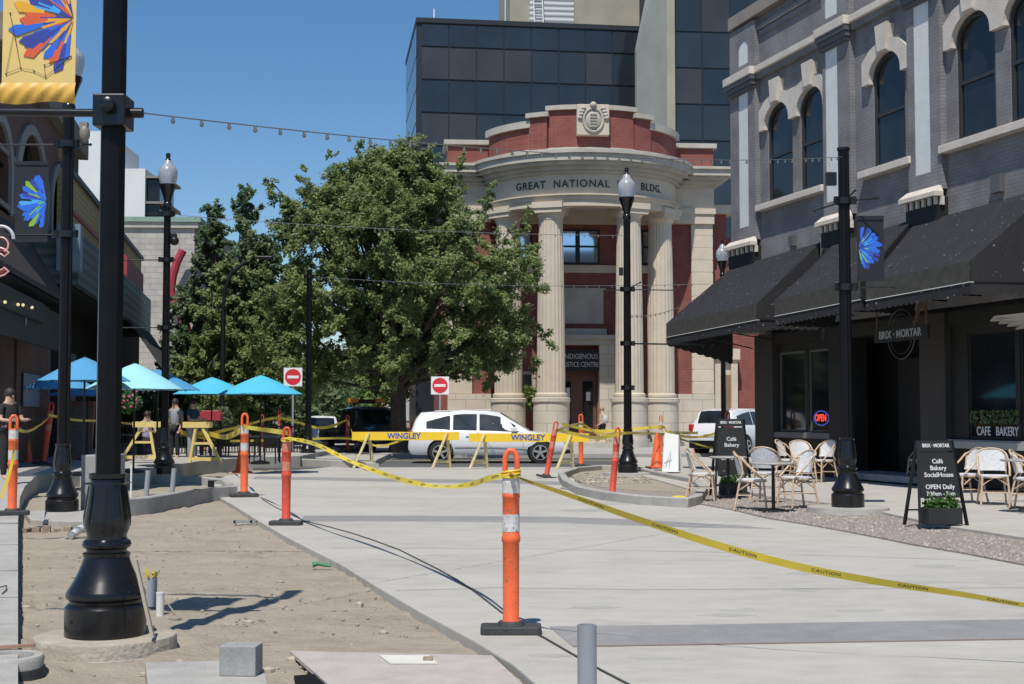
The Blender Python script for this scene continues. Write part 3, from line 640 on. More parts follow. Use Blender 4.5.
# columns
for a in (-60, -25.5, 25.5, 58):
    cx, cy = Rc*math.sin(R(a)), -Rc*math.cos(R(a)); m = MB()
    prof = [(.62-.1*(i/12)**1.6, zz(2.5+7.5*i/12)) for i in range(13)]
    col = m.lathe(prof, (cx, cy, 0), 44, 0, flute=.045).build('column', cream, BK, smooth=20)
    MB().lathe([(.66, zz(2.3)), (.70, zz(2.34)), (.70, zz(2.44)), (.645, zz(2.5))], (cx, cy, 0), 32).build('base', cream, col)
    MB().lathe([(.53, zz(10.0)), (.53, zz(10.12)), (.57, zz(10.16)), (.62, zz(10.3))], (cx, cy, 0), 32).build('capital', cream, col)
    mt = Matrix.Translation((cx, cy, 0)) @ Matrix.Rotation(R(a*.8), 4, 'Z')
    MB().box(-.68, .68, -.72, .68, zz(10.48), zz(10.74), mat=mt).box(-.63, .63, -.66, .63, zz(10.28), zz(10.478), mat=mt).build('abacus', cream, col, smooth=0)
    MB().lathe([(.78, zz(.5)), (.78, zz(2.08)), (.84, zz(2.12)), (.84, zz(2.26)), (.7, zz(2.3))], (cx, cy, 0), 32).build('pedestal', ashlar, col)
    MB().lathe([(.9, 0), (.9, zz(.5))], (cx, cy, 0), 32).build('plinth', creamd, col)
# body walls: back wall behind the portico
def wallbox(m, *a): return m.box(*a)
opn = [[(-1.1, 8.5), (.95, 8.5), (.95, 10.15), (-1.1, 10.15)], [(-3.9, 8.5), (-2.2, 8.5), (-2.2, 10.15), (-3.9, 10.15)], [(2.2, 8.5), (3.6, 8.5), (3.6, 10.15), (2.2, 10.15)],
       [(-.8, .45), (.8, .45), (.8, 4.35), (-.8, 4.35)], [(-3.25, 2.0), (-2.2, 2.0), (-2.2, 3.4), (-3.25, 3.4)]]
plate('wall', [(-6.4, 0), (6.9, 0), (6.9, zz(11.0)), (-6.4, zz(11.0))], [[(x, zz(z)) for x, z in o] for o in opn], .4, redbrick, BK, y=0)
MB().box(6.5, 6.9, .41, 14, 0, zz(11)).box(-6.4, -6.0, .41, 14, 0, zz(11)).build('side_wall', redbrick, BK, smooth=0)
for (x0_, z0_), _, (x1_, z1_), _ in opn[:3]:
    c = (x0_+x1_)/2
    f = plate('window', [(x0_, zz(z0_)), (x1_, zz(z0_)), (x1_, zz(z1_)), (x0_, zz(z1_))], [[(p0, zz(q0)), (p1, zz(q0)), (p1, zz(q1)), (p0, zz(q1))] for p0, p1 in ((x0_+.1, c-.1), (c+.1, x1_-.1)) for q0, q1 in ((z0_+.1, 9.3), (9.38, z1_-.1))], .1, towerframe, BK, y=.03)
    MB().box(x0_+.02, x1_-.02, .1, .11, zz(z0_+.02), zz(z1_-.02)).build('pane', glass_sky, f, smooth=0)
MB().box(-3.9, 3.9, -.14, -.002, zz(8.1), zz(8.45)).build('belt_course', cream, BK, smooth=0); MB().box(-4.0, 4.0, -.2, -.002, zz(10.35), zz(10.9)).build('belt_course', cream, BK, smooth=0)
MB().box(-1.3, .8, -.06, -.002, zz(5.75), zz(7.3)).box(-1.4, .9, -.1, -.002, zz(7.3), zz(7.4)).build('stone_panel', creamd, BK, smooth=0)
MB().box(-2.0, 1.75, -.7, -.002, zz(5.0), zz(5.2)).box(-1.85, 1.55, -.55, -.002, zz(4.75), zz(4.998)).box(-1.3, .9, -.4, -.1, zz(5.2), zz(5.5)).build('door_canopy', creamd, BK, smooth=0)
MB().box(.55, 1.25, -.5, -.002, zz(.15), zz(4.745)).box(-1.85, -1.15, -.5, -.002, zz(.15), zz(4.745)).build('door_surround', ashlar, BK, smooth=0)
dor = MB().box(-1.08, .48, .12, .2, zz(.45), zz(3.4)).box(-1.08, .48, .14, .2, zz(3.4), zz(4.35)).build('door', M('brown wood door', (.13, .065, .04), .5, var=.2, vs=5), BK, smooth=0)
for a, b in ((-1.0, -.7), (-.15, .32)): MB().box(a, b, .1, .118, zz(1.0), zz(3.1)).build('pane', glassd, dor, smooth=0)
MB().box(.0, .2, .09, .098, zz(2.2), zz(2.6)).box(-.92, -.75, .09, .098, zz(1.3), zz(2.8)).build('notice', signwhite, dor, smooth=0)
sg = MB().box(-1.14, .54, -.3, -.2, zz(3.55), zz(4.55)).build('sign_board', storedark, BK, smooth=0)
text('lettering', 'INDIGENOUS', .33, letter, sg, (-.3, -.31, zz(4.22)), sx=.8); text('lettering', 'JUSTICE CENTRE', .33, letter, sg, (-.3, -.31, zz(3.85)), sx=.68)
wf = plate('window', [(-3.4, zz(1.85)), (-2.05, zz(1.85)), (-2.05, zz(3.55)), (-3.4, zz(3.55))], [[(-3.2, zz(2.05)), (-2.25, zz(2.05)), (-2.25, zz(2.65)), (-3.2, zz(2.65))], [(-3.2, zz(2.72)), (-2.25, zz(2.72)), (-2.25, zz(3.4)), (-3.2, zz(3.4))]], .12, creamd, BK, y=-.08)
MB().box(-3.25, -2.2, .0, .02, zz(2), zz(3.45)).build('pane', glassw, wf, smooth=0)
MB().box(-.9, .3, -2.0, -.5, 0, zz(.3)).box(-.9, .3, -1.4, -.5, zz(.3), zz(.45)).build('step', creamd, BK, smooth=0)
MB().lathe([(4.75, -.1), (4.75, zz(.35))], (0, 0, 0), 48).build('porch_floor', creamd, BK, smooth=30)
# wings
def wing(s):
    a, b = (4.15, 6.05) if s > 0 else (-6.1, -4.15)
    pier = (5.05, 6.05) if s > 0 else (-6.1, -5.0)
    MB().box(a, b, -.75, -.001, zz(2.5), zz(10.3)).build('wing_wall', redbrick, BK, smooth=0)
    m = MB(); n = 14
    for i in range(n): z = 2.5+(10.3-2.5)*i/n; m.box(pier[0], pier[1], -.93, -.752, zz(z+.018), zz(z+(10.3-2.5)/n-.018))
    m.box(pier[0]+.03, pier[1]-.03, -.92, -.753, zz(2.5), zz(10.3))
    m.build('quoin_pier', cream, BK, smooth=0, bevel=.01)
    MB().box(a, b, -1.0, -.001, zz(.15), zz(2.5)).build('plinth', ashlar, BK, smooth=0)
    e = MB(); ea, eb = (a, b+.05) if s > 0 else (a-.05, b)
    e.box(ea, eb, -1.05, -.001, zz(10.3), zz(10.75)).box(ea, eb+.05*(s > 0), -1.12, -.002, zz(10.75), zz(11.0)).box(ea, eb, -1.02, -.003, zz(11.0), zz(11.95))
    e.build('entablature', cream, BK, smooth=0)
    c_ = MB()
    o = lambda d: (ea, eb+d) if s > 0 else (ea-d, eb)
    for d, z0, z1 in ((.1, 11.95, 12.1), (.3, 12.1, 12.28), (.55, 12.28, 12.42), (.75, 12.42, 12.7), (.85, 12.7, 12.82)):
        q = o(d); c_.box(q[0], q[1], -1.02-d, 1.5, zz(z0), zz(z1))
    c_.build('cornice', creamd, BK, smooth=0)
    q = o(.0)
    MB().box(q[0], q[1], -.9, 1.2, zz(12.83), zz(13.8)).build('parapet', redbrick, BK, smooth=0)
    q = o(.15); MB().box(q[0], q[1], -1.05, 1.3, zz(13.8), zz(14.02)).build('parapet_cap', creamd, BK, smooth=0, bevel=.02)
    # outer lower section
    q = (6.1, 6.9) if s > 0 else (-6.9, -6.1)
    MB().box(q[0]-(.3 if s < 0 else 0), q[1]+(.3 if s > 0 else 0), -.3, 1.2, zz(10.9), zz(11.3)).build('string_course', cream, BK, smooth=0)
wing(1); wing(-1)
# right side door in the pier base
MB().box(6.15, 6.5, -.35, -.002, zz(.2), zz(4.1)).box(7.0, 7.3, -.35, -.002, zz(.2), zz(4.1)).box(6.05, 7.4, -.45, -.002, zz(4.1), zz(4.6)).box(6.52, 7.0, -.2, -.002, zz(.2), zz(4.1)).build('side_door_surround', cream, BK, smooth=0)
MB().box(6.53, 6.98, -.24, -.202, zz(.3), zz(3.4)).build('side_door', M('tan door', (.25, .15, .08), .5), BK, smooth=0)
MB().box(6.91, 9.2, .3, .6, 0, zz(9.8)).build('rear_wall', redbrick, BK, smooth=0)
# parapet over portico: stepped curve
RP = 4.5
def par(a0, a1, z1, cap, r=RP, capm=creamd, rc=.14):
    arcband(r, 12.972, z1, a0-90, a1-90, 16, rin=r-.35).build('parapet', redbrick, BK)
    arcband(r+rc, z1, z1+cap, a0-90-1.2, a1-90+1.2, 16, rin=r-.5).build('parapet_cap', creamd, BK)
par(-24.5, 24.5, 14.72, .2)
par(-35.5, -25, 14.45, .2, r=RP+.12); par(25, 35.5, 14.45, .2, r=RP+.12)
par(-72, -36, 14.05, .3); par(36, 72, 14.05, .3)
# emblem block
em = MB().box(-.7, .7, -.22, .3, zz(13.55), zz(14.9)).build('emblem_block', cream, BK, smooth=0, bevel=.03); em.location = (0, -RP-.05, 0)
e2 = MB(); e2.tube([(.42*math.cos(a), -.24, zz(14.2)+.5*math.sin(a)) for a in [2*PI*i/32 for i in range(32)]], .06, 8, closed=True)
e2.sphere((0, -.2, zz(14.2)), .4, 8, 0, (.9, .3, 1.1))
for s in (-1, 1):
    for k in range(4): e2.sphere((s*(.42+.05*k), -.26, zz(14.72-.14*k)), .1, 5, 0, (1.2, .7, .8))
for k in range(5): e2.box(-.14, .14, -.36, -.3, zz(14.42-.13*k), zz(14.47-.13*k))
e2.sphere((0, -.26, zz(14.85)), .15, 6).build('carved_emblem', creamd, em)
MB().box(-6.3, 6.6, .5, 13.8, zz(11.0), zz(11.2)).build('rear_roof', tan, BK, smooth=0)
for c_ in BK.children:
    if c_.name.split('.')[0] in ('door', 'sign_board', 'door_surround', 'door_canopy', 'stone_panel', 'step'): c_.location.x += .3
# plants by the bank window
def bush(name, label, c, rx, ry, rz, n, mat, leaf=.12, cat='bush', group=None):
    m = MB()
    for _ in range(n):
        d = Vector((random.gauss(0, 1), random.gauss(0, 1), random.gauss(0, 1))).normalized()*random.uniform(.45, 1)**.5
        p = Vector(c)+Vector((d.x*rx, d.y*ry, d.z*rz)); a = Vector((random.gauss(0, 1), random.gauss(0, 1), random.gauss(0, 1))).normalized(); b_ = a.orthogonal().normalized()
        s = leaf*random.uniform(.6, 1.2); m.add([p-a*s, p+b_*s*.5, p+a*s, p-b_*s*.5], [(0, 1, 2, 3)])
    o = m.build(name, mat, smooth=0, shift=Vector((c[0], c[1], c[2]-rz))); return tag(o, label, cat, group)
bush('bush', 'green window box foliage beside the left bank column', AT(527, 398, 61.5), .7, .4, .55, 500, leafC)

# ------------------------------------------------------------------ office towers behind
TA = R(6); T0 = AT(416, 416, 84); T0.z = 0
TW = thing('office_tower', 'wide black glass office block rising behind the bank', 'building', T0, R(8))
ztop = AT(416, 22, 84).z
cell, row = 1.72, 2.04; NC = 8; W_ = 13.9
MB().box(0, W_+4, .12, 10.6, 0, ztop).build('frame', towerframe, TW, smooth=0)
MB().box(-.08, W_+4, .0, 10.7, ztop, ztop+.3).build('roof', towerframe, TW, smooth=0)
pat = {(0, 1): 1, (1, 1): 1, (2, 1): 1, (3, 1): 1, (0, 3): 1, (1, 3): 1, (4, 1): 2, (6, 1): 1, (2, 3): 2}
z = ztop-.05; hs_ = [1.45, 2.06, 2.06, 2.06, 2.06, 2.06, 2.06]
for r_ in range(7):
    z1 = z; z -= hs_[r_]
    for c_ in range(NC):
        if c_*cell+.2 > W_: continue
        MB().box(.28+c_*cell, .28+(c_+1)*cell-.07, .06, .118, z+.07, z1-.05).build('window_pane', towerglass[pat.get((c_, r_), 0 if r_ % 2 == 0 else random.choice((0, 2)))], TW, smooth=0)
z = ztop-.05
sw = MB()
for r_ in range(10):
    z1 = z; z -= 2.06
    for k in range(5): sw.box(-.05, -.002, .3+k*2.05, .3+k*2.05+1.95, z+.08, z1-.05)
each(sw, 'side_glass', towerglass[0], TW, smooth=0)
MB().box(1.0, 1.06, .1, .16, ztop+.3, ztop+.9).tube([(5.6, 1, ztop), (5.6, 1, ztop+2.5)], .03).build('antenna', white, TW)
T1 = AT(649, 416, 80); T1.z = 0
TF = thing('office_tower', 'taller black glass tower with grey concrete fin, behind the bank on the right', 'building', T1, TA)
f_top = 34
MB().box(1.05, 1.55, -.5, 5.5, 0, f_top).build('concrete_fin', tan, TF, smooth=0)
pf = MB(); pf.add([(0, 3.2, 5), (1.045, -.45, 5), (1.045, -.45, 29), (0, 3.2, 23.9), (0, 3.7, 5), (1.045, 3.7, 5), (1.045, 3.7, 29), (0, 3.7, 23.9)], [(0, 1, 2, 3), (0, 3, 7, 4), (3, 2, 6, 7)]); pf.build('fin_side', M('fin pale concrete', (.36, .37, .33), .85, var=.1, vs=.7), TF, smooth=0)
MB().box(1.56, 14, .1, 10, 0, f_top).build('frame', towerframe, TF, smooth=0)
for r_ in range(10):
    for c_ in range(6): MB().box(1.66+c_*1.68, 1.66+c_*1.68+1.6, .05, .098, 9+r_*2.16+.06, 9+(r_+1)*2.16-.04).build('window_pane', towerglass[1 if (c_, r_) in ((0, 5), (1, 7)) else (0 if r_ % 2 else 2)], TF, smooth=0)
T2 = AT(510, 416, 93); T2.z = 0
PH = thing('penthouse', 'tan rooftop block with white louvred grille and ladder', 'building', T2, TA)
MB().box(0, 10.6, 0, 8, 18, 36).build('wall', tan, PH, smooth=0)
MB().box(1.35, 4.4, -.1, -.002, 28.2, 31.8).build('louvre', louvre, PH, smooth=0)
lad = MB(); lad.tube([(1.7, -.4, 27), (1.5, -.4, 31.8)], .05).tube([(2.3, -.4, 27), (2.1, -.4, 31.8)], .05)
for i in range(9): lad.tube([(1.66-.02*i, -.4, 28+.4*i), (2.26-.02*i, -.4, 28+.4*i)], .03)
lad.build('ladder', white, PH); MB().tube([(7, -.3, 27.6), (10, -.3, 27.6)], .06).tube([(9, -.3, 26), (9, -.3, 29)], .06).build('pipe', storedark, PH)

# ------------------------------------------------------------------ left street side
PL = Plane((-13.9, 42.5), math.atan2(.985, -.173))
LB = thing('brick_building', 'shaded dark brown brick building with arched windows at the left edge', 'building', PL.O, PL.a)
P1 = .02
XA, XB = PL(-14, 200, P1)[0], PL(78, 200, P1)[0]
ZB, ZT = PL(55, 262, P1)[1], PL(62, 112, P1)[1]
def arch_at(pxl, pxr, pyt):
    a = PL(pxl, 200, P1)[0]; b = PL(pxr, 200, P1)[0]; return a, b, PL((pxl+pxr)/2, pyt, P1)[1]
ars = [arch_at(-13, 8, 112), arch_at(17, 44, 126), arch_at(51, 66, 165)]
zsill = PL(30, 232, P1)[1]
hl = [arch_poly(a, b, zsill, zt-.2, zt-.2-(b-a)*.42) for a, b, zt in ars]
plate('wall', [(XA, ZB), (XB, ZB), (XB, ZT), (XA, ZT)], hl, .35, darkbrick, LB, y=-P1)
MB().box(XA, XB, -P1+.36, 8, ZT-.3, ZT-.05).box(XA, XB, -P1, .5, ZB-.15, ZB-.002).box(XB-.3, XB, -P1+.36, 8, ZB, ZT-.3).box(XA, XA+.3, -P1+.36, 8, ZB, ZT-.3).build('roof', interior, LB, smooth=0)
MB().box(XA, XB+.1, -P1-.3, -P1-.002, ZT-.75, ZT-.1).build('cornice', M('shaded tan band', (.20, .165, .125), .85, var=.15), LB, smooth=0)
for (a, b, zt), h in zip(ars, hl):
    o = [(x+(x-(a+b)/2)*.24, z+(.24 if i > 1 else 0)) for i, (x, z) in enumerate(h)]
    hd = plate('window', [q for q in o], [h], .08, M('grey stone arch', (.25, .24, .22), .85), LB, y=-P1-.082)
    MB().vprism(h, -P1+.2, -P1+.22).build('pane', glassd, hd)
    MB().bar(((a+b)/2, -P1+.15, zsill), ((a+b)/2, -P1+.15, zt-.3), .08, .08).bar((a, -P1+.15, zsill+1.2), (b, -P1+.15, zsill+1.2), .08, .08).build('frame', interior, hd, smooth=0)
for zb in (zsill+.1, zsill+1.4): MB().box(XA, ars[1][0]-.1, -P1-.05, -P1-.002, zb, zb+.12).build('string_course', M('grey band', (.2, .19, .17), .85), LB, smooth=0)
# ground floor back wall, piers
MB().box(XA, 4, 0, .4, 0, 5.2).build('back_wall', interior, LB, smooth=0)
for pxl, pxr in ((-12, 9), (12, 44)):
    a, b = PL(pxl, 400, 0)[0], PL(pxr, 400, 0)[0]
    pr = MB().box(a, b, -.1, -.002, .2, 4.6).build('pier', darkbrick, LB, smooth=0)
    MB().box(a, b, -.14, -.102, 1.35, 1.48).box(a, b, -.14, -.102, 3.4, 3.55).build('pier_band', M('pier band', (.1, .095, .085), .85), pr, smooth=0)
a = PL(22, 386, .12)[0]; b = PL(38, 386, .12)[0]
MB().box(a, b, -.17, -.142, 1.75, 2.6).build('notice', M('notice', (.2, .23, .32), .7), LB, smooth=0)
# slatted canopy
cn = thing('canopy', 'dark slatted canopy with small lit bulbs over the left pavement', 'canopy', PL.O, PL.a)
m = MB(); a, b = PL(-8, 290, 1.05)[0], PL(66, 290, 1.05)[0]; zc = PL(30, 288, 1.05)[1]
for i in range(12): y_ = -.12-i*.08; m.box(a, b, y_, y_+.045, zc, zc+.1)
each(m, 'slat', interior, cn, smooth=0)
zf = PL(20, 292, 1.12)[1]; MB().box(a, PL(45, 300, 1.12)[0], -1.12, -1.04, zf-.45, zf).build('fascia', M('dark fascia', (.012, .012, .012), .6), cn, smooth=0)
MB().add([(a, -.05, ZB), (b, -.05, ZB), (b, -1.03, zc+.12), (a, -1.03, zc+.12), (a, -.05, ZB+.15), (b, -.05, ZB+.15), (b, -1.03, zc+.25), (a, -1.03, zc+.25)], [(3, 2, 1, 0), (4, 5, 6, 7), (1, 2, 6, 5), (2, 3, 7, 6), (3, 0, 4, 7), (0, 1, 5, 4)]).build('roof', M('brown roof panel', (.04, .026, .022), .8), cn, smooth=0)
bl = MB()
for px_, py_ in ((5, 302), (18, 304.5), (23, 305), (32, 307.5)): q = PL(px_, py_, 1.18); bl.sphere((q[0], -1.18, q[1]), .035, 5)
each(bl, 'bulb', bulbon, cn)
vt = PL(25, 318, 1.0); text('lettering', 'V', .6, letterdim, cn, (vt[0], -1.02, vt[1]))
MB().box(a, b, -1.0, -.95, vt[1]-.5, vt[1]+.45).build('sign_board', storedark, cn, smooth=0)
# neon C sign
ns = thing('neon_sign', 'pink outlined neon letter sign with pale arch at the left edge', 'sign', AT(2, 262, 16))
def arc(cx, cz, r, a0, a1, n=14): return [(cx+r*math.cos(R(a0+(a1-a0)*i/n)), 0, cz+r*math.sin(R(a0+(a1-a0)*i/n))) for i in range(n+1)]
mm = MB(); o_ = arc(-.05, 0, .17, 40, 320); i_ = arc(-.05, 0, .10, 40, 320)
mm.tube(o_+i_[::-1], .010, 6, closed=True); mm.tube(arc(-.02, .2, .09, -60, 180), .01, 6); mm.build('tube', neonp, ns)
MB().tube(arc(-.02, .27, .15, 0, 180), .02, 6).build('arch', M('pale arch', (.45, .45, .47), .5), ns)
m = MB()
A = o_+i_[::-1]; m.add([(x, .03, z) for x, y, z in o_]+[(x, .03, z) for x, y, z in i_], [(k, k+1, 15+k+1, 15+k) for k in range(14)]); m.build('letter', M('dark red face', (.12, .03, .03), .6), ns, smooth=0)
MB().bar((-.3, .05, .1), (-1.6, .05, .1), .05, .05).build('bracket', blackd, ns, smooth=0)
# corrugated fascia building
L2 = thing('shop_building', 'long low building with corrugated steel canopy fascia and ochre siding above', 'building', PL.O, PL.a)
PF = 1.3; fa, fb = PL(79, 240, PF)[0], PL(151, 300, PF)[0]; fz0, fz1 = PL(77, 283, PF)[1], PL(80, 231, PF)[1]
MB().box(fa, fb, -PF, -PF+.2, fz0, fz1).box(fa, fa+.2, -PF+.2, 0, fz0, fz1).build('fascia', corr, L2, smooth=0)
MB().box(fa-.5, fa-.002, -PF-.1, -PF+.5, fz0+.3, fz1+.1).build('fascia_end', M('pale blue grey metal', (.16, .22, .26), .5), L2, smooth=0)
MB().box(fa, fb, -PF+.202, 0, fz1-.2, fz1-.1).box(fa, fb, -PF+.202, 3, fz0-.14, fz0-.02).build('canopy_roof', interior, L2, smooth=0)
PS = .2; sl = PL(80, 187, PS); q1 = 24
MB().vprism([(sl[0]-3.5, fz1), (q1, fz1), (q1, sl[1]), (sl[0], sl[1]), (sl[0]-3.5, sl[1]+.6)], -PS, 0).build('siding', siding, L2, smooth=0)
MB().box(sl[0]-3.6, q1, -PS-.12, 3, sl[1]+.01, sl[1]+.18).build('roof', M('slate blue trim', (.08, .1, .12), .6), L2, smooth=0)
MB().box(sl[0]-3.5, q1, -PS-.05, -PS-.002, sl[1]-1.15, sl[1]-1.0).build('trim', redroof, L2, smooth=0)
rr = PL(123, 262, 1.0)[0]; MB().prism([(rr, -1.15), (fb-2, -1.15), (fb-2, -.22), (rr, -.22)], fz1+.01, lambda x, y: fz1+.9+(y+1.15)*.9).build('red_roof', redroof, L2, smooth=0)
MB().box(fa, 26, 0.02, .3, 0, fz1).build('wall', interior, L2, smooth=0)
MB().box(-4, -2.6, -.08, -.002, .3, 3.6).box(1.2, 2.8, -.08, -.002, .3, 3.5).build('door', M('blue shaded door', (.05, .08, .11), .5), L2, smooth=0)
aw2 = thing('awning', 'plain black canvas awning sloping down below the corrugated fascia', 'awning', PL.O, PL.a)
a, b = fb-9, fb; az = PL(163, 383, 2.6)[1]
MB().add([(a, -PF-.02, fz0), (b, -PF-.02, fz0), (b+.6, -2.9, az), (a, -2.9, az), (a, -PF, fz0-.1), (b, -PF, fz0-.1), (b+.6, -2.88, az-.06), (a, -2.88, az-.06)], [(0, 3, 2, 1), (4, 5, 6, 7), (0, 1, 5, 4), (1, 2, 6, 5), (2, 3, 7, 6), (3, 0, 4, 7)]).build('canopy', M('faded black canvas', (.05, .05, .045), .9, var=.3, vs=1.5), aw2, smooth=0)
MB().bar((a, -2.85, az-.05), (a, -PF, az-.05), .04, .04).bar((b+.5, -2.85, az-.05), (b, -PF, az-.05), .04, .04).build('frame', blackd, aw2, smooth=0)
# block building
B0 = AT(125, 416, 72); B0.z = 0
BB = thing('block_building', 'pale concrete block building with green trimmed parapet behind the trees', 'building', B0, R(3))
zt_ = AT(160, 222, 72).z; wd = (AT(193, 300, 72).x-B0.x)
MB().box(-5, wd, 0, .4, 0, zt_).build('wall', blockm, BB, smooth=0)
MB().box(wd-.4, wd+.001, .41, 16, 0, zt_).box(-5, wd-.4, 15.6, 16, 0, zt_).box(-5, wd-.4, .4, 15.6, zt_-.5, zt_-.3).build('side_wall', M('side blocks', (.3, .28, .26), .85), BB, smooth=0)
MB().box(-5, wd+.35, -.25, 16, zt_, zt_+.25).build('roof', greentrim, BB, smooth=0); MB().box(-5, wd+.2, -.15, 16, zt_-.3, zt_-.002).build('cornice', creamd, BB, smooth=0)
sc_ = thing('wall_sculpture', 'red steel wave ribbon sculpture mounted on the concrete block wall', 'sculpture', (B0.x, B0.y, 0), R(3))
def bp_(px, py): q = AT(px, py, 71.4); return (q.x-B0.x, -.7, q.z)
MB().tube([bp_(x, y) for x, y in [(182, 250), (176, 262), (172, 276), (170, 290), (172, 300), (178, 312), (184, 322), (188, 335), (189, 350), (187, 364), (182, 378), (177, 388)]], .22, 8).build('ribbon', sculpt, sc_)
MB().tube([bp_(172, 300), (bp_(172, 300)[0], .1, bp_(172, 300)[2])], .06).build('bracket', blackd, sc_)
# pale tower far left
B1 = AT(78, 416, 92); B1.z = 0
BT = thing('apartment_building', 'tall pale stucco block with balconies at its right edge, far left', 'building', B1, R(2))
w80 = AT(144, 200, 92).x-B1.x; zt1 = AT(110, 131, 92).z; zt2 = AT(140, 168, 92).z; xm = AT(126, 200, 92).x-B1.x
MB().box(-6, AT(103, 130, 92).x-B1.x+.3, 0, 9, 0, zt1).box(AT(103, 130, 92).x-B1.x+.3, w80, .1, 9, 0, zt2).build('wall', stucco, BT, smooth=0)
for k in range(3): MB().box(w80, w80+1.4, .2, 5, zt2-.6-1.75*k, zt2-.45-1.75*k).build('balcony', M('balcony slab', (.22, .2, .18), .8), BT, smooth=0)
MB().box(w80, w80+.9, .5, 5, zt2-5, zt2-.7).build('window', glassd, BT, smooth=0)
rl = MB()
for k in range(5): rl.bar((w80+.3*k, .25, zt2-3.9), (w80+.3*k, .25, zt2-3.1), .05, .05)
rl.bar((w80, .25, zt2-3.1), (w80+1.3, .25, zt2-3.1), .05, .05).build('railing', blackd, BT, smooth=0)

# far buildings seen under the trees and at right
B2 = AT(340, 416, 90); B2.z = 0
fb_ = thing('far_building', 'low pinkish building with pale door glimpsed under the big tree', 'building', B2, 0)
MB().box(0, 8, 0, 8, 0, 5.2).build('wall', M('pink stucco', (.40, .29, .24), .85, var=.2), fb_, smooth=0)
for k in range(3): f = MB().box(.8+2.3*k, 2.2+2.3*k, -.06, -.002, 1.2, 3.4).build('window', M('white frame %d' % k, (.5, .5, .5), .6), fb_, smooth=0); MB().box(1+2.3*k, 2+2.3*k, -.08, -.061, 1.5, 3.2).build('pane', glassw, f, smooth=0)
MB().box(-.2, 8.2, -.3, 8, 5.2, 5.5).build('roof', tan, fb_, smooth=0)
B3 = AT(716, 416, 78); B3.z = 0
fr_ = thing('far_building', 'distant shop with pale scalloped awning band behind the parked white vehicle', 'building', B3, R(-4))
MB().box(0, 12, 0, 8, 0, 6.0).build('wall', storedark, fr_, smooth=0)
MB().box(-.2, 12, -.9, -.002, 3.6, 4.7).build('awning_band', M('beige canvas', (.42, .38, .31), .85), fr_, smooth=0)
for k in range(3): MB().box(1+2.5*k, 2.8+2.5*k, -.05, -.002, .8, 3.3).build('window', glassw, fr_, smooth=0)
MB().box(-.3, 12.2, -.4, 8, 6, 6.4).build('roof', tan, fr_, smooth=0)
bush('bush', 'small green shrub in front of the distant right hand shop', AT(745, 392, 74), 1.2, .8, .7, 400, leafC, .15)
bush('hedge', 'dark clipped hedge behind the patio railing on the left', (-12.5, 63, 1.6), 6, 1.5, 2.1, 6000, leafB, .2, 'hedge')

# ------------------------------------------------------------------ trees
def tree(name, label, loc, trunk_h, trunk_r, clumps, leafmat_, nleaf, leaf=.13, group=None, seed=1, sy=1.0, cat='tree', core=None, lean=0):
    rnd = random.Random(seed); t = thing(name, label, cat, loc, 0, group)
    tm = MB(); pts = [(lean*math.sin(i*.8)*.1, 0, trunk_h*i/6) for i in range(7)]; tm.tube(pts, trunk_r*1.15, 12, r1=trunk_r*.7)
    top = Vector(pts[-1])
    for (x, y, z, r) in clumps[::max(3, len(clumps)//90)]:
        e = Vector((x, y, z)); s = Vector((0, 0, trunk_h*rnd.uniform(.6, 1))); mid = s.lerp(e, .5)+Vector((rnd.uniform(-.3, .3), rnd.uniform(-.3, .3), rnd.uniform(0, .5)))
        tm.tube([s, s.lerp(mid, .5), mid, mid.lerp(e, .5)+Vector((0, 0, .1)), e], trunk_r*.32, 6, r1=.02)
    tm.build('trunk', bark, t)
    m = MB(); tot = sum(c[3]**2 for c in clumps)
    for (x, y, z, r) in clumps:
        n = int(nleaf*r*r/tot)
        # twigs within the clump
        tw = []
        for _ in range(max(3, int(7*r))):
            d = Vector((rnd.gauss(0, 1), rnd.gauss(0, 1), rnd.gauss(.15, .8))).normalized(); tw.append((d, r*rnd.uniform(.7, 1.25)))
        for _ in range(n):
            d, l = rnd.choice(tw); u = rnd.random()**.6
            p = Vector((x, y, z))+d*l*u*1.12+Vector((rnd.gauss(0, .13), rnd.gauss(0, .13), rnd.gauss(0, .13)))*r
            a = (d*.8+Vector((rnd.gauss(0, .6), rnd.gauss(0, .6), rnd.gauss(-.25, .5)))).normalized(); nrm = Vector((rnd.gauss(-.1, .55), rnd.gauss(-.45, .55), .9)).normalized()
            b_ = a.cross(nrm); 
            if b_.length < .05: continue
            b_.normalize(); s = leaf*rnd.uniform(.6, 1.25); dr_ = nrm.cross(a)*0
            m.add([p-a*s*.5, p+b_*s*.33, p+a*s*.6, p-b_*s*.33], [(0, 1, 2, 3)])
    m.build('crown', leafmat_, t, smooth=0); return t
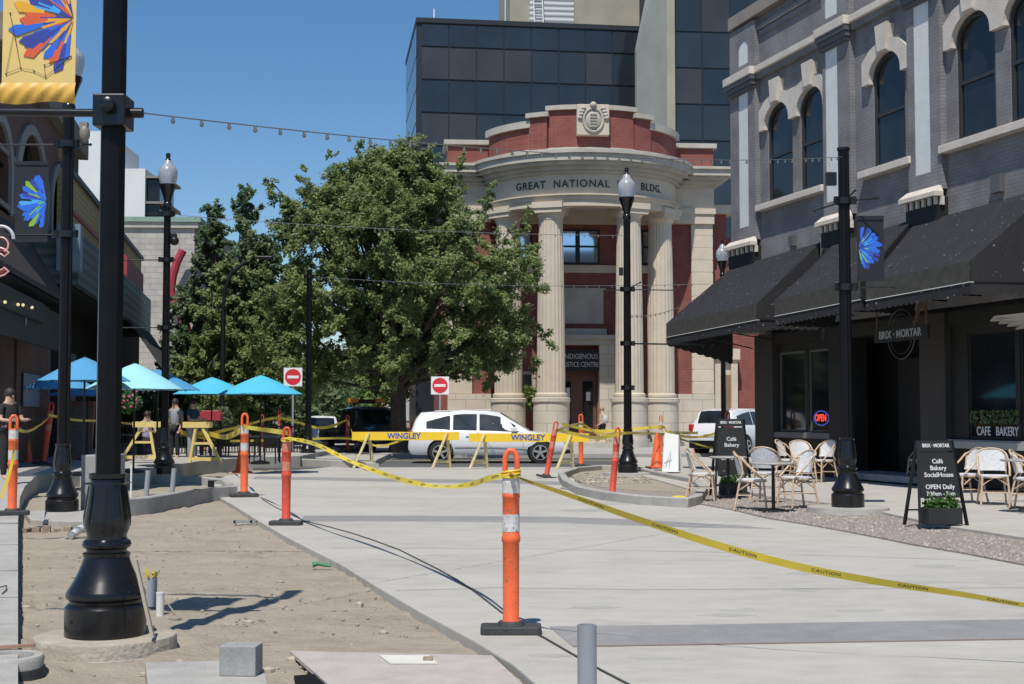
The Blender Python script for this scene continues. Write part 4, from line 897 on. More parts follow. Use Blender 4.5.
# big tree: outline from the photo, scaled at its own distance
TB = Vector((AT(398, 455, 50.9).x, 50.9, .15)); sc = 50.9/F
def outline(z):                                            # left / right extent of the crown at height z (metres)
    tab = [(2.4, -3.6, 3.2), (2.8, -4.9, 4.2), (3.4, -5.6, 5.2), (4.6, -5.7, 5.5), (5.6, -5.5, 5.5), (6.8, -5.2, 5.3), (8.0, -4.7, 4.3), (9.0, -4.4, 3.1), (10.0, -3.1, 2.1), (10.7, -1.3, 1.5), (11.3, -.2, .7)]
    for i in range(len(tab)-1):
        if tab[i][0] <= z <= tab[i+1][0]:
            f = (z-tab[i][0])/(tab[i+1][0]-tab[i][0]); return tab[i][1]*(1-f)+tab[i+1][1]*f, tab[i][2]*(1-f)+tab[i+1][2]*f
    return -.3, .3
rnd = random.Random(5); cl = []
while len(cl) < 620:
    z = rnd.uniform(2.75, 11.0); a, b = outline(z); th = rnd.uniform(0, 2*PI); rho = rnd.random()**.45
    cx, hw = (a+b)/2, (b-a)/2; r = rnd.uniform(.4, .8); hw2 = max(.1, hw-r*.6)
    cl.append((cx+hw2*rho*math.cos(th), max(.3, min(hw2, 4.6))*rho*math.sin(th), z, r))
cl += [(x0_+dx*k_, y0_, z0_+.38*k_, .42-.05*k_) for x0_, y0_, z0_, dx in ((-4.3, -.5, 8.9, -.14), (-3.3, -.8, 9.2, -.05), (-2.2, -.3, 9.8, -.08), (-1.2, -.6, 10.2, -.1), (.9, -.5, 10.2, .14), (2.0, -.8, 9.6, .12), (3.1, -.6, 8.8, .16), (4.2, -.6, 7.7, .2), (-5.3, -.4, 7.4, -.12)) for k_ in range(4)]
cl += [(-4.1, -.5, 9.4, .5), (-3.3, 0, 9.6, .55), (-1.6, 0, 10.6, .5), (0.2, 0, 11.2, .5), (.5, 0, 11.7, .35), (-2.4, .3, 10.3, .45), (4.7, -.6, 7.4, .5), (5.3, -.5, 4.2, .5), (5.0, -.8, 3.2, .55)]
big = tree('leafy_tree', 'big spreading green street tree in front of the bank', TB, 3.4, .30, cl, leafA, 270000, .128, seed=3)
# columnar trees
def spire(h, w, n, rnd, z0=1.5):
    out = []
    for i in range(n): u = rnd.random(); z = z0+(h-z0)*u; hw = w*(1-u**3.2)**.55*(.6+.4*min(1, u*4)); th = rnd.uniform(0, 2*PI); rho = rnd.random()**.5; out.append((hw*rho*math.cos(th), hw*rho*math.sin(th), z, rnd.uniform(.34, .62)*(1.1-.4*u)))
    out += [(.08*math.sin(i*2.1), 0, h-.1-.45*i, .3+.04*i) for i in range(9)]; return out
gtr = 'upright trees behind the blue umbrellas'
for k, (px, Y, toppy, wd_, lab) in enumerate([(243, 56, 187, 1.05, 'tallest upright tree, its narrow top rising left of the big tree'), (212, 57, 202, 1.25, 'second upright tree with a slimmer top beside the block wall'), (186, 58, 285, 1.1, 'shortest upright tree at the left, over the red wall sculpture'), (228, 55, 262, 2.0, 'bushy lower upright tree behind the curved street light'), (262, 57, 240, 1.8, 'upright tree partly hidden behind the big tree')]):
    b0 = AT(px, 416, Y); b0.z = .15; h = AT(px, toppy, Y).z-.3
    tree('upright_tree', lab, b0, h*.6, .14, spire(h, wd_, int(75*wd_), random.Random(k+11)), leafB if k != 3 else leafA, int(21000*wd_), .145, gtr, k+2)
gbt = 'background trees beyond the crossing'
for k, (px, Y, h, w_, mat, lab) in enumerate([(270, 74, 6.0, 4.2, leafB, 'dark round background tree under the cyan umbrella on the right'), (345, 78, 5.2, 2.6, leafC, 'light green background tree behind the dark pickup'), (365, 84, 6.4, 2.8, leafC, 'paler background tree beside the big tree trunk'), (312, 72, 4.2, 2.4, leafB, 'low dark background tree behind the corner lamp'), (225, 78, 5.0, 3.4, leafB, 'dark background tree left of the red box')]):
    b0 = AT(px, 416, Y); b0.z = .15; rn = random.Random(k+40); c4 = []
    for i in range(50): th = rn.uniform(0, 2*PI); ph = rn.uniform(-1, 1); q = rn.random()**.4; c4.append((w_*q*math.cos(th)*(1-ph*ph)**.5, w_*q*math.sin(th)*(1-ph*ph)**.5, h*.52+h*.42*ph*q, rn.uniform(.5, .9)))
    tree('background_tree', lab, b0, h*.5, .16, c4, mat, 7000, .24, gbt, k+60)

# ------------------------------------------------------------------ lamp posts
BASE = [(.25, 0), (.25, .19), (.238, .205), (.222, .215), (.225, .235), (.243, .25), (.247, .275), (.235, .30), (.2, .36), (.172, .42), (.15, .48), (.14, .515), (.146, .525), (.146, .54), (.126, .55), (.126, .57), (.146, .582), (.152, .6), (.146, .62), (.126, .635), (.122, .66), (.136, .70), (.142, .73), (.138, .78), (.122, .90), (.11, 1.0), (.106, 1.03), (.118, 1.04), (.118, 1.07), (.09, 1.075)]
def post(name, label, loc, h, rs=.085, globe=True, group=None, octa=False):
    t = thing(name, label, 'lamp post' if globe else 'post', loc, 0, group)
    b = MB().lathe(BASE, (0, 0, 0), 48).build('base', black, t, smooth=35)
    ri = MB()
    for k in range(8): a = 2*PI*k/8+.2; ri.tube([(math.cos(a)*r_, math.sin(a)*r_, z_) for r_, z_ in ((.137, .72), (.14, .78), (.122, .92), (.112, .99))], .008, 5)
    for k in range(4): a = 2*PI*k/4+.9; ri.sphere((.25*math.cos(a), .25*math.sin(a), .11), .012, 4)
    each(ri, 'base_rib', black, b)
    if octa: MB().lathe([(rs, 1.07), (rs*.97, h)], (0, 0, 0), 16, flute=.06).build('shaft', blacks, t, smooth=15)
    else: MB().lathe([(rs, 1.07), (rs*.86, h if not globe else 6.45)], (0, 0, 0), 24, flute=.08).build('shaft', blacks, t, smooth=15)
    if globe:
        MB().lathe([(.075, 6.3), (.1, 6.33), (.1, 6.4), (.08, 6.43), (.1, 6.55), (.15, 6.7), (.19, 6.8), (.2, 6.86)], (0, 0, 0), 24).build('fitting', black, t)
        MB().lathe([(.175, 6.862), (.2, 6.95), (.222, 7.06), (.225, 7.14), (.21, 7.22), (.17, 7.28), (.12, 7.33), (.09, 7.4), (.07, 7.44)], (0, 0, 0), 24).build('globe', globe_m, t, smooth=60)
        MB().lathe([(.075, 7.442), (.06, 7.47), (.04, 7.5), (.055, 7.52), (.055, 7.6), (.02, 7.62)], (0, 0, 0), 12).build('finial', black, t)
    else: MB().lathe([(rs*.9+.01, h), (rs*.9+.01, h+.04)], (0, 0, 0), 16).build('cap', black, t)
    return t
def collar(t, z, r=.12, arms=(), lamp=None, th=.014, box=False):
    m = MB().lathe([(r, z-.05), (r, z+.05)], (0, 0, 0), 12)
    for k in range(3): a = 2*PI*k/3; m.box(-.03, .03, r-.01, r+.06, z-.06, z+.06, mat=Matrix.Rotation(a, 4, 'Z'))
    c = m.build('collar', black, t)
    for (dx, dy, dz) in arms:
        MB().tube([(0, 0, z), (dx, dy, z+dz)], th, 8).sphere((dx, dy, z+dz), th*1.7, 5).build('arm', black, t)
    return c
LG = 'black acorn lamp posts along the street'; PG = 'black string light posts'
def footing(label, loc, r, h, z=0): return tag(MB().lathe([(r+.04, z), (r+.02, h-.04), (r, h-.01), (r-.03, h)], (0, 0, 0), 40).build('concrete_footing', kerb_m, smooth=50), label, 'footing')
fgp = AT(105.5, 628, 9.3); fgp.z = .045
pf_ = post('lamp_post', 'nearest thick black post on a round concrete footing, left foreground', fgp, 5.6, .086, False, PG, octa=True)
o = tag(MB().lathe([(.47, 0), (.465, .13), (.458, .15), (.44, .155)], (0, 0, 0), 48).build('concrete_footing', M('sandy concrete', (.36, .32, .255), .9, var=.2, vs=5, bump=.5, bs=25), smooth=40), 'round concrete footing under the nearest black post', 'footing'); o.location = (fgp.x, fgp.y, -.11)
for c_ in pf_.children:
    if c_.name.startswith('base'): c_.scale = (1.06, 1.06, 1)
o2 = MB().lathe([(.472, 0), (.476, .05), (.46, .055)], (0, 0, 0), 40).build('lip', kerb_m, o)
# clamp with banner arm
cz = AT(117, 113, 9.3).z-.045; xb = MB().box(-.11, .11, -.12, .12, cz-.11, cz+.11).build('clamp', black, pf_, smooth=0, bevel=.012)
MB().lathe([(.05, 0), (.05, .06), (.03, .07)], (0, 0, 0), 16).build('knob', black, xb).matrix_basis = Matrix.Translation((.0, -.12, cz+.02)) @ Matrix.Rotation(PI/2, 4, 'X')
MB().tube([(.1, 0, cz), (.2, 0, cz)], .035, 10).build('stub', black, pf_)
MB().tube([(-.1, 0, cz), (-1.6, .02, cz+.02)], .028, 10).build('arm', black, pf_); MB().tube([(-.05, 0, cz+1.75), (-1.6, 0, cz+1.75)], .02, 10).build('arm', black, pf_)
MB().box(-.13, .13, -.1, .1, 1.0, 1.01).build('cap_ring', black, pf_)
# lamps with globes
def lamp_at(px, py, Y, z, label, rs=.085): p = AT(px, py, Y); p.z = z; return post('lamp_post', label, p, 7.6, rs, True, LG)
l80 = lamp_at(62, 512, 21.6, .0, 'second acorn lamp post, behind the yellow banner, on the left footing', .1)
l167 = lamp_at(164, 473, 32.6, .14, 'acorn lamp post between the wooden barricade legs on the left', .095)
l628 = lamp_at(628, 477, 34.3, .1, 'tall acorn lamp post in the curved island in front of the bank', .1)
l617 = lamp_at(617.5, 450, 64, .15, 'small far acorn lamp post showing just left of the tall lamp post', .09); l617.scale = (.93,)*3
l722 = lamp_at(724, 452, 48.5, .1, 'far acorn lamp post rising behind the black awning corner', .09)
def footing2(px, py, Y, z, r, label):
    o = MB().lathe([(r+.03, -.12), (r, z)], (0, 0, 0), 36).build('concrete_footing', kerb_m); p = AT(px, py, Y); o.location = (p.x, p.y, 0); return tag(o, label, 'footing')
footing2(628, 477, 34.3, .1, .62, 'round concrete footing of the tall lamp in the island')
post847 = AT(848, 510, 21.4); post847.z = .1
p847 = post('lamp_post', 'black string light post with butterfly banner beside the cafe', post847, 5.55, .1, False, PG)
footing2(848, 510, 21.4, .1, .62, 'round pale footing under the bannered post by the cafe')
p308 = AT(308, 457, 45); p308.z = .15
p308 = post('lamp_post', 'far black string light post at the corner kerb by the pickup', p308, 6.1, .1, False, PG)
collar(p847, 4.75, .13, [(-.42, .2, -.12), (.45, -.3, .0), (.3, .5, .25)]); collar(p847, 3.4, .13, [(.75, 0, 0)]); MB().box(-.28, -.12, -.05, .05, 5.0, 5.2).build('junction_box', black, p847, smooth=0)
collar(l628, 4.55, .14, [(.3, -.3, .15), (1.25, 0, -.02), (-.5, .3, 0)]); collar(l628, 3.2, .14, [(2.2, .6, 0)], th=.02); collar(l628, 2.1, .12); MB().box(-.2, -.1, -.06, .06, 4.9, 5.1).build('junction_box', black, l628, smooth=0)
collar(l80, 4.35, .16, [(.12, 0, 0), (-1.5, 0, 0)]); collar(l80, 5.78, .16, [(-1.5, 0, 0), (.35, 0, 0)])
collar(l167, 5.2-.14, .14, [(-1.05, 0, 0), (.2, 0, .0)]); collar(l167, 3.45, .14, [(-1.05, 0, .0)]); collar(l167, 6.15, .16, [(.3, 0, 0), (-.25, 0, 0)])
cm = MB().sphere((.2, -.1, 5.5), .11, 7).box(.1, .22, -.08, .08, 5.55, 5.68); cm.build('camera', blackd, l167)
collar(l722, 4.9+.9, .14, [(-.6, 0, 0), (.5, 0, 0)]); collar(l617, 5.8, .14, [(-.6, 0, 0), (.4, 0, 0)])
cmh = MB().sphere((.27, -.05, 5.95), .085, 7, 0, (1, 1, 1.7)).box(.2, .32, -.1, .0, 6.02, 6.12).build('camera', M('beige camera', (.2, .18, .15), .5), l80)
collar(p308, 5.9, .13, [(.2, 0, 0)])
# curved street light behind
cs = thing('street_light', 'plain dark street light with curved arm in front of the upright trees', 'street light', AT(222, 416, 50.5)); cs.location.z = .15
MB().tube([(0, 0, 0), (0, 0, 5.2)], .09, 10).tube([(0, 0, 5.2), (.05, 0, 6.0), (.3, 0, 6.6), (.8, 0, 7.0), (1.3, 0, 7.15)], .07, 8).build('pole', blackd, cs)
MB().box(1.2, 1.8, -.12, .12, 7.08, 7.22).build('head', blackd, cs, smooth=0, bevel=.03)
# banners
def wing_print(parent, w_, h_, apex, pal, seed, y=0, th=.007, flip=1, wa=.8, hb=.36):
    rn = random.Random(seed); m = MB(); n = 15
    for i in range(n):
        a = R(-74+148*i/(n-1)); L_ = 1/math.sqrt((math.cos(a)/(w_*wa))**2+(math.sin(a)/(h_*hb))**2)*rn.uniform(.86, 1.06)
        for s, (l0, l1) in enumerate(((.05, .55), (.3, .8), (.5, 1.0))):
            aa = a+rn.uniform(-.07, .07); d = Vector((-flip*math.cos(aa), math.sin(aa))); nn = Vector((-d.y, d.x)); wd = L_*.105
            A_ = Vector(apex)+d*L_*l0; B_ = Vector(apex)+d*L_*l1*rn.uniform(.88, 1.0)
            off = .00012*(3*i+s); q = [A_-nn*wd*.5*l0, A_+nn*wd*.5*l0, B_+nn*wd*l1, B_+d*wd*1.1-nn*wd*.3, B_-nn*wd*l1*.8]
            q = [(min(max(p.x, -w_/2+.01), w_/2-.01), p.y) for p in q]
            m.vprism([tuple(p) for p in q], y-th/2-off, y+th/2+off, rn.choice(pal))
    return m.build('wing_print', wingc, parent, smooth=0)
bnr = thing('banner', 'large gold banner with butterfly wing on the nearest post, top left', 'banner', AT(38, 103, 9.3))
m = MB(); n = 24; ww = .50; hh = 1.45
vs = []
for j in range(13):
    for i in range(n+1): u = i/n; z_ = hh*j/12; vs.append((-ww/2+ww*u, .004*math.sin(u*9+z_*3)*0, z_+.02))
m.add(vs, [(j*(n+1)+i, j*(n+1)+i+1, (j+1)*(n+1)+i+1, (j+1)*(n+1)+i) for j in range(12) for i in range(n)]); m.build('cloth', gold, bnr, smooth=0)
m = MB(); vs = []
for j in range(7):
    for i in range(49): u = i/48; z_ = .14-.14*j/6-.01*math.sin(u*7)*(j/6); vs.append((-ww/2-.005+(ww+.01)*u, -.02*math.sin(PI*j/6)-.009*math.sin(u*31+j)*math.sin(PI*j/6), z_))
m.add(vs, [(j*49+i, (j+1)*49+i, (j+1)*49+i+1, j*49+i+1) for j in range(6) for i in range(48)]); m.build('hem', golddark, bnr)
wp = wing_print(bnr, ww, 1.0, (ww/2-.015, .58), [0, 0, 1, 1, 2, 3, 3, 4, 4], 5, y=-.004, th=.004)
dm = MB(); net = [(-.2, .62), (-.12, .24), (-.03, .22), (.05, .18), (-.22, .2), (.22, .32), (-.17, .5), (.04, .26)]
for a, b in ((0, 6), (6, 1), (1, 2), (2, 3), (3, 5), (4, 1), (4, 6), (3, 7), (7, 5), (0, 1)): dm.bar((net[a][0], -.008, net[a][1]), (net[b][0], -.008, net[b][1]), .0022, .002)
for x, z_ in net: dm.sphere((x, -.006, z_), .006, 4)
dm.build('line_print', incised, bnr)
def dark_banner(label, loc, w_, h_, flip, seed, wind=0):
    b = thing('banner', label, 'banner', loc, 0, 'dark butterfly banners')
    MB().box(-w_/2, w_/2, -.003, .003, 0, h_).build('cloth', bannerdark, b, smooth=0)
    each(MB().box(-w_/2, w_/2, -.02, .02, h_-.06, h_).box(-w_/2, w_/2, -.02, .02, 0, .07), 'hem', bannerdark, b, smooth=0)
    wing_print(b, w_, h_*.95, (flip*(w_/2-.02), h_*.5), [0, 1, 1, 2, 1, 1, 5], seed, flip=flip, th=.009)
    return b
dark_banner('dark banner with blue butterfly wing on the second left lamp post', AT(31, 242, 21.6), .52, 1.28, 1, 3)
dark_banner('dark banner with blue butterfly wing on the cafe side post', AT(871, 281, 21.4), .42, 1.02, -1, 9)

# ------------------------------------------------------------------ string lights
def cable(label, a, b, sag, nb, drop=.06, bulb=True):
    a, b = Vector(a), Vector(b); t = thing('string_lights', label, 'string lights', a, 0, 'string light cables over the street')
    f = lambda u: a.lerp(b, u)+Vector((0, 0, -4*sag*u*(1-u)))-a
    MB().tube([f(i/40) for i in range(41)], .0035+.0001*(a.y+b.y)/2, 5).build('wire', blackd if sag < 0 else M('grey wire', (.12, .12, .13), .6), t)
    if bulb:
        m = MB()
        for i in range(1, nb): p = f(i/nb); m.lathe([(.009, .004), (.011, -.02), (.016, -.03), (.014, -.044), (.004, -.052)], p, 8)
        each(m, 'bulb', bulbm, t)
    return t
topfg = fgp+Vector((.2, 0, cz)); t847 = post847+Vector((0, 0, 5.45))
cable('string lights from the nearest post across the sky to the cafe side post', topfg, t847, .16, 52)
cable('string lights crossing the big tree between the two acorn lamps', l167.location+Vector((.3, 0, 6.12)), l628.location+Vector((0, 0, 5.9)), .1, 30)
cable('string lights from the far corner post over the tree crown', p308.location+Vector((.2, 0, 5.9)), AT(706, 284, 36.8), .15, 34)
cable('short string of lights from the tall lamp to the awning', l628.location+Vector((0, 0, 3.9)), AT(708, 290, 36.8), .22, 18)
# ------------------------------------------------------------------ delineators and cones
def delineator(body, label, name='delineator_post'):
    t = thing(name, label, 'delineator', (0, 0, 0), 0, 'orange delineator posts')
    MB().prism([(-.21, -.09), (-.19, -.115), (.19, -.115), (.21, -.09), (.21, .09), (.19, .115), (-.19, .115), (-.21, .09)], 0, .055).lathe([(.1, .05), (.085, .085)], (0, 0, 0), 20).build('base', rubber, t, smooth=0, bevel=.008)
    MB().lathe([(.062, .06), (.063, .09), (.056, .1), (.058, .62), (.064, .63), (.066, .65), (.064, .67), (.059, .68), (.059, .93), (.063, .935), (.063, .955), (.0595, .96), (.0595, 1.09), (.058, 1.10)], (0, 0, 0), 24).build('post', body, t)
    MB().tube([(-.042, 0, 1.09), (-.042, 0, 1.20), (-.034, 0, 1.235), (-.015, 0, 1.26), (.015, 0, 1.26), (.034, 0, 1.235), (.042, 0, 1.20), (.042, 0, 1.09)], .019, 10).build('handle', body, t)
    for z0, z1 in ((.70, .82), (.965, 1.08)): MB().lathe([(.0605, z0), (.0605, z1)], (0, 0, 0), 24, cap=False).build('reflective_band', whiteband if body is orange else fadedband, t)
    return t
dO = delineator(orange, 'foreground orange delineator with two white bands, tape tied to its loop handle'); dO.location = G(511, 633, 0)
dR = delineator(redor, 'faded red delineator on the slab edge, second nearest, tape tied on top'); dR.location = G(286, 525, 0); dR.scale = (1.06,)*3
def lean(px0, py0, px1, py1, Y): a, b = AT(px0, py0, Y), AT(px1, py1, Y); return math.atan2(b.x-a.x, b.z-a.z)
for src, px, py, z, sc_f, ln, lab in [
    (dO, 244, 497, 0, 1.22, 0, 'orange and white delineator beside the left kerb tip, cone top stuck on it'),
    (dO, 12, 515, None, 1.08, 0, 'orange delineator at the left edge of the photo, tape hanging from it'),
    (dR, 43, 465, None, 1.22, .12, 'leaning red delineator behind the left kerb near the small cone'),
    (dR, 612, 496.5, 0, 1.02, .10, 'leaning orange delineator in front of the tall lamp island'),
    (dR, 546, 478, 0, 1.1, .19, 'tilted red delineator right of the white wagon front'),
    (dO, 581, 467, 0, 1.22, 0, 'upright orange delineator left of the tall lamp, behind the island'),
    (dR, 347.5, 452.5, .15, 1.1, 0, 'small red delineator in front of the dark pickup'),
    (dR, 412, 454, .0, 1.0, .02, 'small red delineator behind the wagon rear bumper'),
    (dR, 279.5, 451, .15, 1.25, 0, 'far red delineator just right of the cyan umbrellas'),
    (dR, 262, 451, .15, 1.1, 0, 'far thin red delineator left of its neighbour by the railing'),
    (dO, 661, 456, 0, 1.2, 0, 'orange delineator rising behind the cone and white sign board'),
    (dR, 695, 456, 0, .9, 0, 'small red delineator beside the white vehicle bumper'),
    (dR, 728, 470, .1, 1.2, 0, 'red topped delineator behind the middle black menu board')]:
    p = GL(px, py) if z is None else G(px, py, z); dup(src, p, 0, lab, sc_f, rot=(0, ln, .1*((px*7) % 5)))
dup(dO, AT(203, 452, 47), 0, 'far orange delineator by the patio railing under the umbrellas', 1.0)
bpy.data.objects[-1] if False else None
def cone(label, loc, s, g='traffic cones'):
    t = thing('traffic_cone', label, 'traffic cone', loc, .3, g)
    MB().box(-.19, .19, -.19, .19, 0, .035).build('base', orange, t, smooth=0, bevel=.01)
    MB().lathe([(.145, .035), (.13, .06), (.035, .70), (.03, .72)], (0, 0, 0), 24).build('cone', orange, t)
    if s > 0: MB().lathe([(.0985, .27), (.0675, .47)], (0, 0, 0), 24, cap=False).build('reflective_band', whiteband, t)
    t.scale = (abs(s),)*3; return t
cone('small orange cone with white band on the left pavement', GL(28, 462), .82)
cone('plain orange cone behind the banded delineator at the kerb tip', G(242, 473, .0), -1.32)
cone('big plain orange cone on the island kerb beside the white sign board', G(657, 468, .12), -1.3)
# ------------------------------------------------------------------ barricades
def aframe(m, x, h, w=.62, dx=.0):
    for s in (-1, 1): m.bar((x-dx, s*w/2, 0), (x, s*.03, h), .045, .09)
    m.bar((x-dx*.6, -w*.3, h*.35), (x-dx*.6, w*.3, h*.35), .03, .09)
def barricade(label, x0, x1, Y, h, text_x=None, leg=((.12, .9), ), splay=.25):
    a, b = AT(x0, 436, Y), AT(x1, 436, Y); L_ = b.x-a.x; t = thing('barricade', label, 'barricade', ((a.x+b.x)/2, Y, 0), 0, 'yellow plank barricades')
    MB().box(-L_/2, L_/2, -.02, .02, h-.12, h+.12).build('plank', baryellow, t, smooth=0, bevel=.004)
    for u in leg[0]:
        x = -L_/2+L_*u; m = MB(); s = -1 if u < .5 else 1
        m.bar((x-.38, -.3, 0), (x+.03, -.02, h+.1), .09, .035).bar((x+.10, .3, 0), (x+.03, .03, h+.1), .09, .035).bar((x-.30, -.24, .18), (x+.07, .24, .18), .03, .08)
        m.build('leg_frame', oldwood, t, smooth=0)
    if text_x: text('lettering', 'WINGLEY', .23, blueletter, t, (AT(text_x, 436, Y).x-(a.x+b.x)/2, -.024, h), sx=.95, bold=.006)
    return t
barricade('left yellow plank barricade in front of the wagon rear', 352, 459, 40.0, .92, 404, ((.15, .88), ))
barricade('right yellow plank barricade in front of the wagon bonnet', 469, 589, 39.6, .88, 528, ((.12, .84), ))
def sawhorse(label, loc, rz, wide, lab=True):
    t = thing('barricade', label, 'barricade', loc, rz, 'wooden end frames of the left barricade')
    m = MB(); m.bar((-.62, 0, 0), (-.02, 0, .98), .06, .07).bar((.30, 0, 0), (.12, 0, .98), .06, .07).bar((-.55, 0, .1), (.28, 0, .1), .05, .09).bar((-.3, .0, .5), (.2, 0, .5), .04, .06)
    m.build('leg_frame', barwood, t, smooth=0)
    MB().box(-.3, .5, -.09, .05, .9, 1.05).build('plank', barwood, t, smooth=0)
    return t
s1 = sawhorse('yellow wooden barricade end frame left of the acorn lamp', GL(147, 462), .1, 1)
s1.location = G(144, 461, .3)
text('lettering', 'WINGLEY', .1, blueletter, s1, (-.1, -.03, .1), ext=.002)
s2 = sawhorse('weathered wooden barricade end frame right of the acorn lamp, wrapped in tape', G(200, 463, .3), PI-.35, 1)

# ------------------------------------------------------------------ caution tape
def ribbon(label, pts, wid=.075, twist=0.0, texted=False, sagz=0, name='caution_tape', flat0=.3):
    # smooth the polyline
    P_ = [Vector(p) for p in pts]; S = []
    for i in range(len(P_)-1):
        p0, p1, p2, p3 = P_[max(i-1, 0)], P_[i], P_[i+1], P_[min(i+2, len(P_)-1)]
        for k in range(8):
            u = k/8; S.append(.5*((2*p1)+(p2-p0)*u+(2*p0-5*p1+4*p2-p3)*u*u+(-p0+3*p1-3*p2+p3)*u**3))
    S.append(P_[-1]); cum = [0]
    for i in range(1, len(S)): cum.append(cum[-1]+(S[i]-S[i-1]).length)
    rn = random.Random(len(pts)*7+int(cum[-1]*10)); ph = rn.uniform(0, 6)
    def frame(s):
        s = min(max(s, 0), cum[-1]-1e-5); i = max(k for k in range(len(cum)) if cum[k] <= s); i = min(i, len(S)-2); f = (s-cum[i])/max(1e-6, cum[i+1]-cum[i])
        p = S[i].lerp(S[i+1], f); d = (S[i+1]-S[i]).normalized(); side = d.cross(Vector((0, 0, 1))).normalized(); up = side.cross(d)
        a = flat0+twist*math.sin(s*1.7+ph); wv = up*math.cos(a)+side*math.sin(a); return p, wv, d.cross(wv).normalized()
    n = max(8, int(cum[-1]/.12)); vs = []
    for i in range(n+1): p, wv, nn = frame(cum[-1]*i/n); vs += [p-wv*wid/2, p+wv*wid/2]
    t = thing(name, label, 'caution tape', S[0], 0, 'yellow caution tape')
    MB().add(vs, [(2*i, 2*i+2, 2*i+3, 2*i+1) for i in range(n)]).build('tape', yellow, t, smooth=180, shift=None).location = -Vector(S[0])
    if texted:
        me0 = textmesh('CAUTION', wid*.55, 0, 1.3, 1.1, .0004); vv = [tuple(v.co) for v in me0.vertices]; ff = [tuple(p.vertices) for p in me0.polygons]; tx = MB(); s = .3
        while s < cum[-1]-.3:
            for sd in (1, -1):
                out = []
                for x, y, z_ in vv: p, wv, nn = frame(s+sd*x); out.append(p+wv*y+nn*.0022*sd)
                tx.add(out, ff)
            s += .52
        tx.build('lettering', tapeblack, t, smooth=0).location = -Vector(S[0])
    return t
h1 = dO.location+Vector((0, -.06, 1.10))
ribbon('long sagging caution tape from the foreground delineator to the right edge', [h1, AT(524, 480, 9.3), AT(560, 492, 9.15), AT(600, 506, 9.05), AT(640, 520, 8.95), AT(720, 546, 8.75), AT(800, 567, 8.6), AT(880, 582, 8.5), AT(960, 594, 8.4), AT(1030, 606, 8.3), AT(1120, 618, 8.2)], .052, .3, True, flat0=.6)
h2 = dR.location+Vector((0, 0, 1.2))
ribbon('caution tape drooping between the two nearest delineators', [h1, AT(490, 478, 10), AT(470, 484.5, 11), AT(445, 486.5, 12), AT(420, 484, 13), AT(390, 476, 14.2), AT(350, 461, 15.8), AT(315, 444, 17.2), h2+Vector((0, -.05, 0))], .05, .4, True, flat0=.6)
wr = MB()
for k in range(3): wr.tube([(.064*math.cos(a), .064*math.sin(a), 1.085+.015*k+.01*math.sin(a+k)) for a in [2*PI*i/20 for i in range(20)]], .009, 5, closed=True)
o = wr.build('tied_tape', yellow); o.location = dO.location; tag(o, 'caution tape knotted round the loop of the foreground delineator', 'caution tape', 'yellow caution tape')
o = tag(wr.build('tied_tape', yellow), 'caution tape knotted round the faded red delineator', 'caution tape', 'yellow caution tape'); o.location = dR.location; o.scale = (1.1, 1.1, 1.07)
def tape(label, *q, tw=.3, w_=.07): return ribbon(label, [AT(x, y, Y) for x, y, Y in q], w_, tw, False, flat0=.1)
tape('caution tape from the faded red delineator to the kerb tip delineator', (288, 433, 18.7), (266, 430, 22), (244, 427, 25))
tape('caution tape bunched along the left wooden barricade', (160, 425, 41), (172, 427, 41), (187, 434, 40), (205, 433, 40), (225, 437, 36), (244, 428, 25.2), w_=.14)
tape('second strand of tape from the left barricade towards the far delineator', (162, 424, 41), (190, 436, 41), (235, 428, 40), (279, 418, 46), (320, 428, 46), (347, 420, 49), w_=.09)
tape('low caution tape along the patio railing by the left barricade', (170, 430, 42), (215, 440, 42), (262, 440.5, 44), (348, 438.5, 48), (380, 446, 48), (412, 436, 49))
tape('short caution tape between pickup delineator and left barricade', (348, 421, 49), (352, 432, 44), (356, 436, 40))
tape('caution tape sagging between the two left edge delineators', (14, 426, 18.5), (22, 431, 21), (32, 430, 25), (44, 422, 30), (49, 417, 32.5), w_=.05)
tape('caution tape from the leaning left delineator to the barricade', (49, 415, 32.5), (75, 420, 35), (100, 421, 37), (133, 424, 40.5), w_=.06)
tape('loose tape end hanging down the left edge delineator', (15, 428, 18.4), (14, 450, 18.3), (9, 475, 18.3), (1, 498, 18.3), w_=.04)
tape('caution tape from the right barricade past the tall lamp', (556, 431, 31), (581, 424, 37), (600, 434, 36), (628, 433, 34), (660, 434, 38), (700, 437, 41), (728, 428, 37))
tape('upper caution tape between the barricade and the cone', (562, 424, 40), (600, 431, 40), (660, 427, 40), (668, 432, 38), (698, 433, 41), w_=.08)
tape('caution tape swooping from the tilted delineator to the island post', (556, 430, 31.5), (575, 434, 29), (598, 438, 27), (619, 434, 25.6))
tape('caution tape trailing off right of the white board', (665, 434, 38), (690, 442, 39), (712, 448, 40), (724, 449, 41), w_=.05)
o = MB().sphere((0, 0, .04), .12, 6, 0, (1.5, .8, .4)).build('tape_scrap', yellow); o.location = G(679, 500.5, .02); tag(o, 'crumpled yellow tape scrap on the gravel by the chair leg', 'scrap')

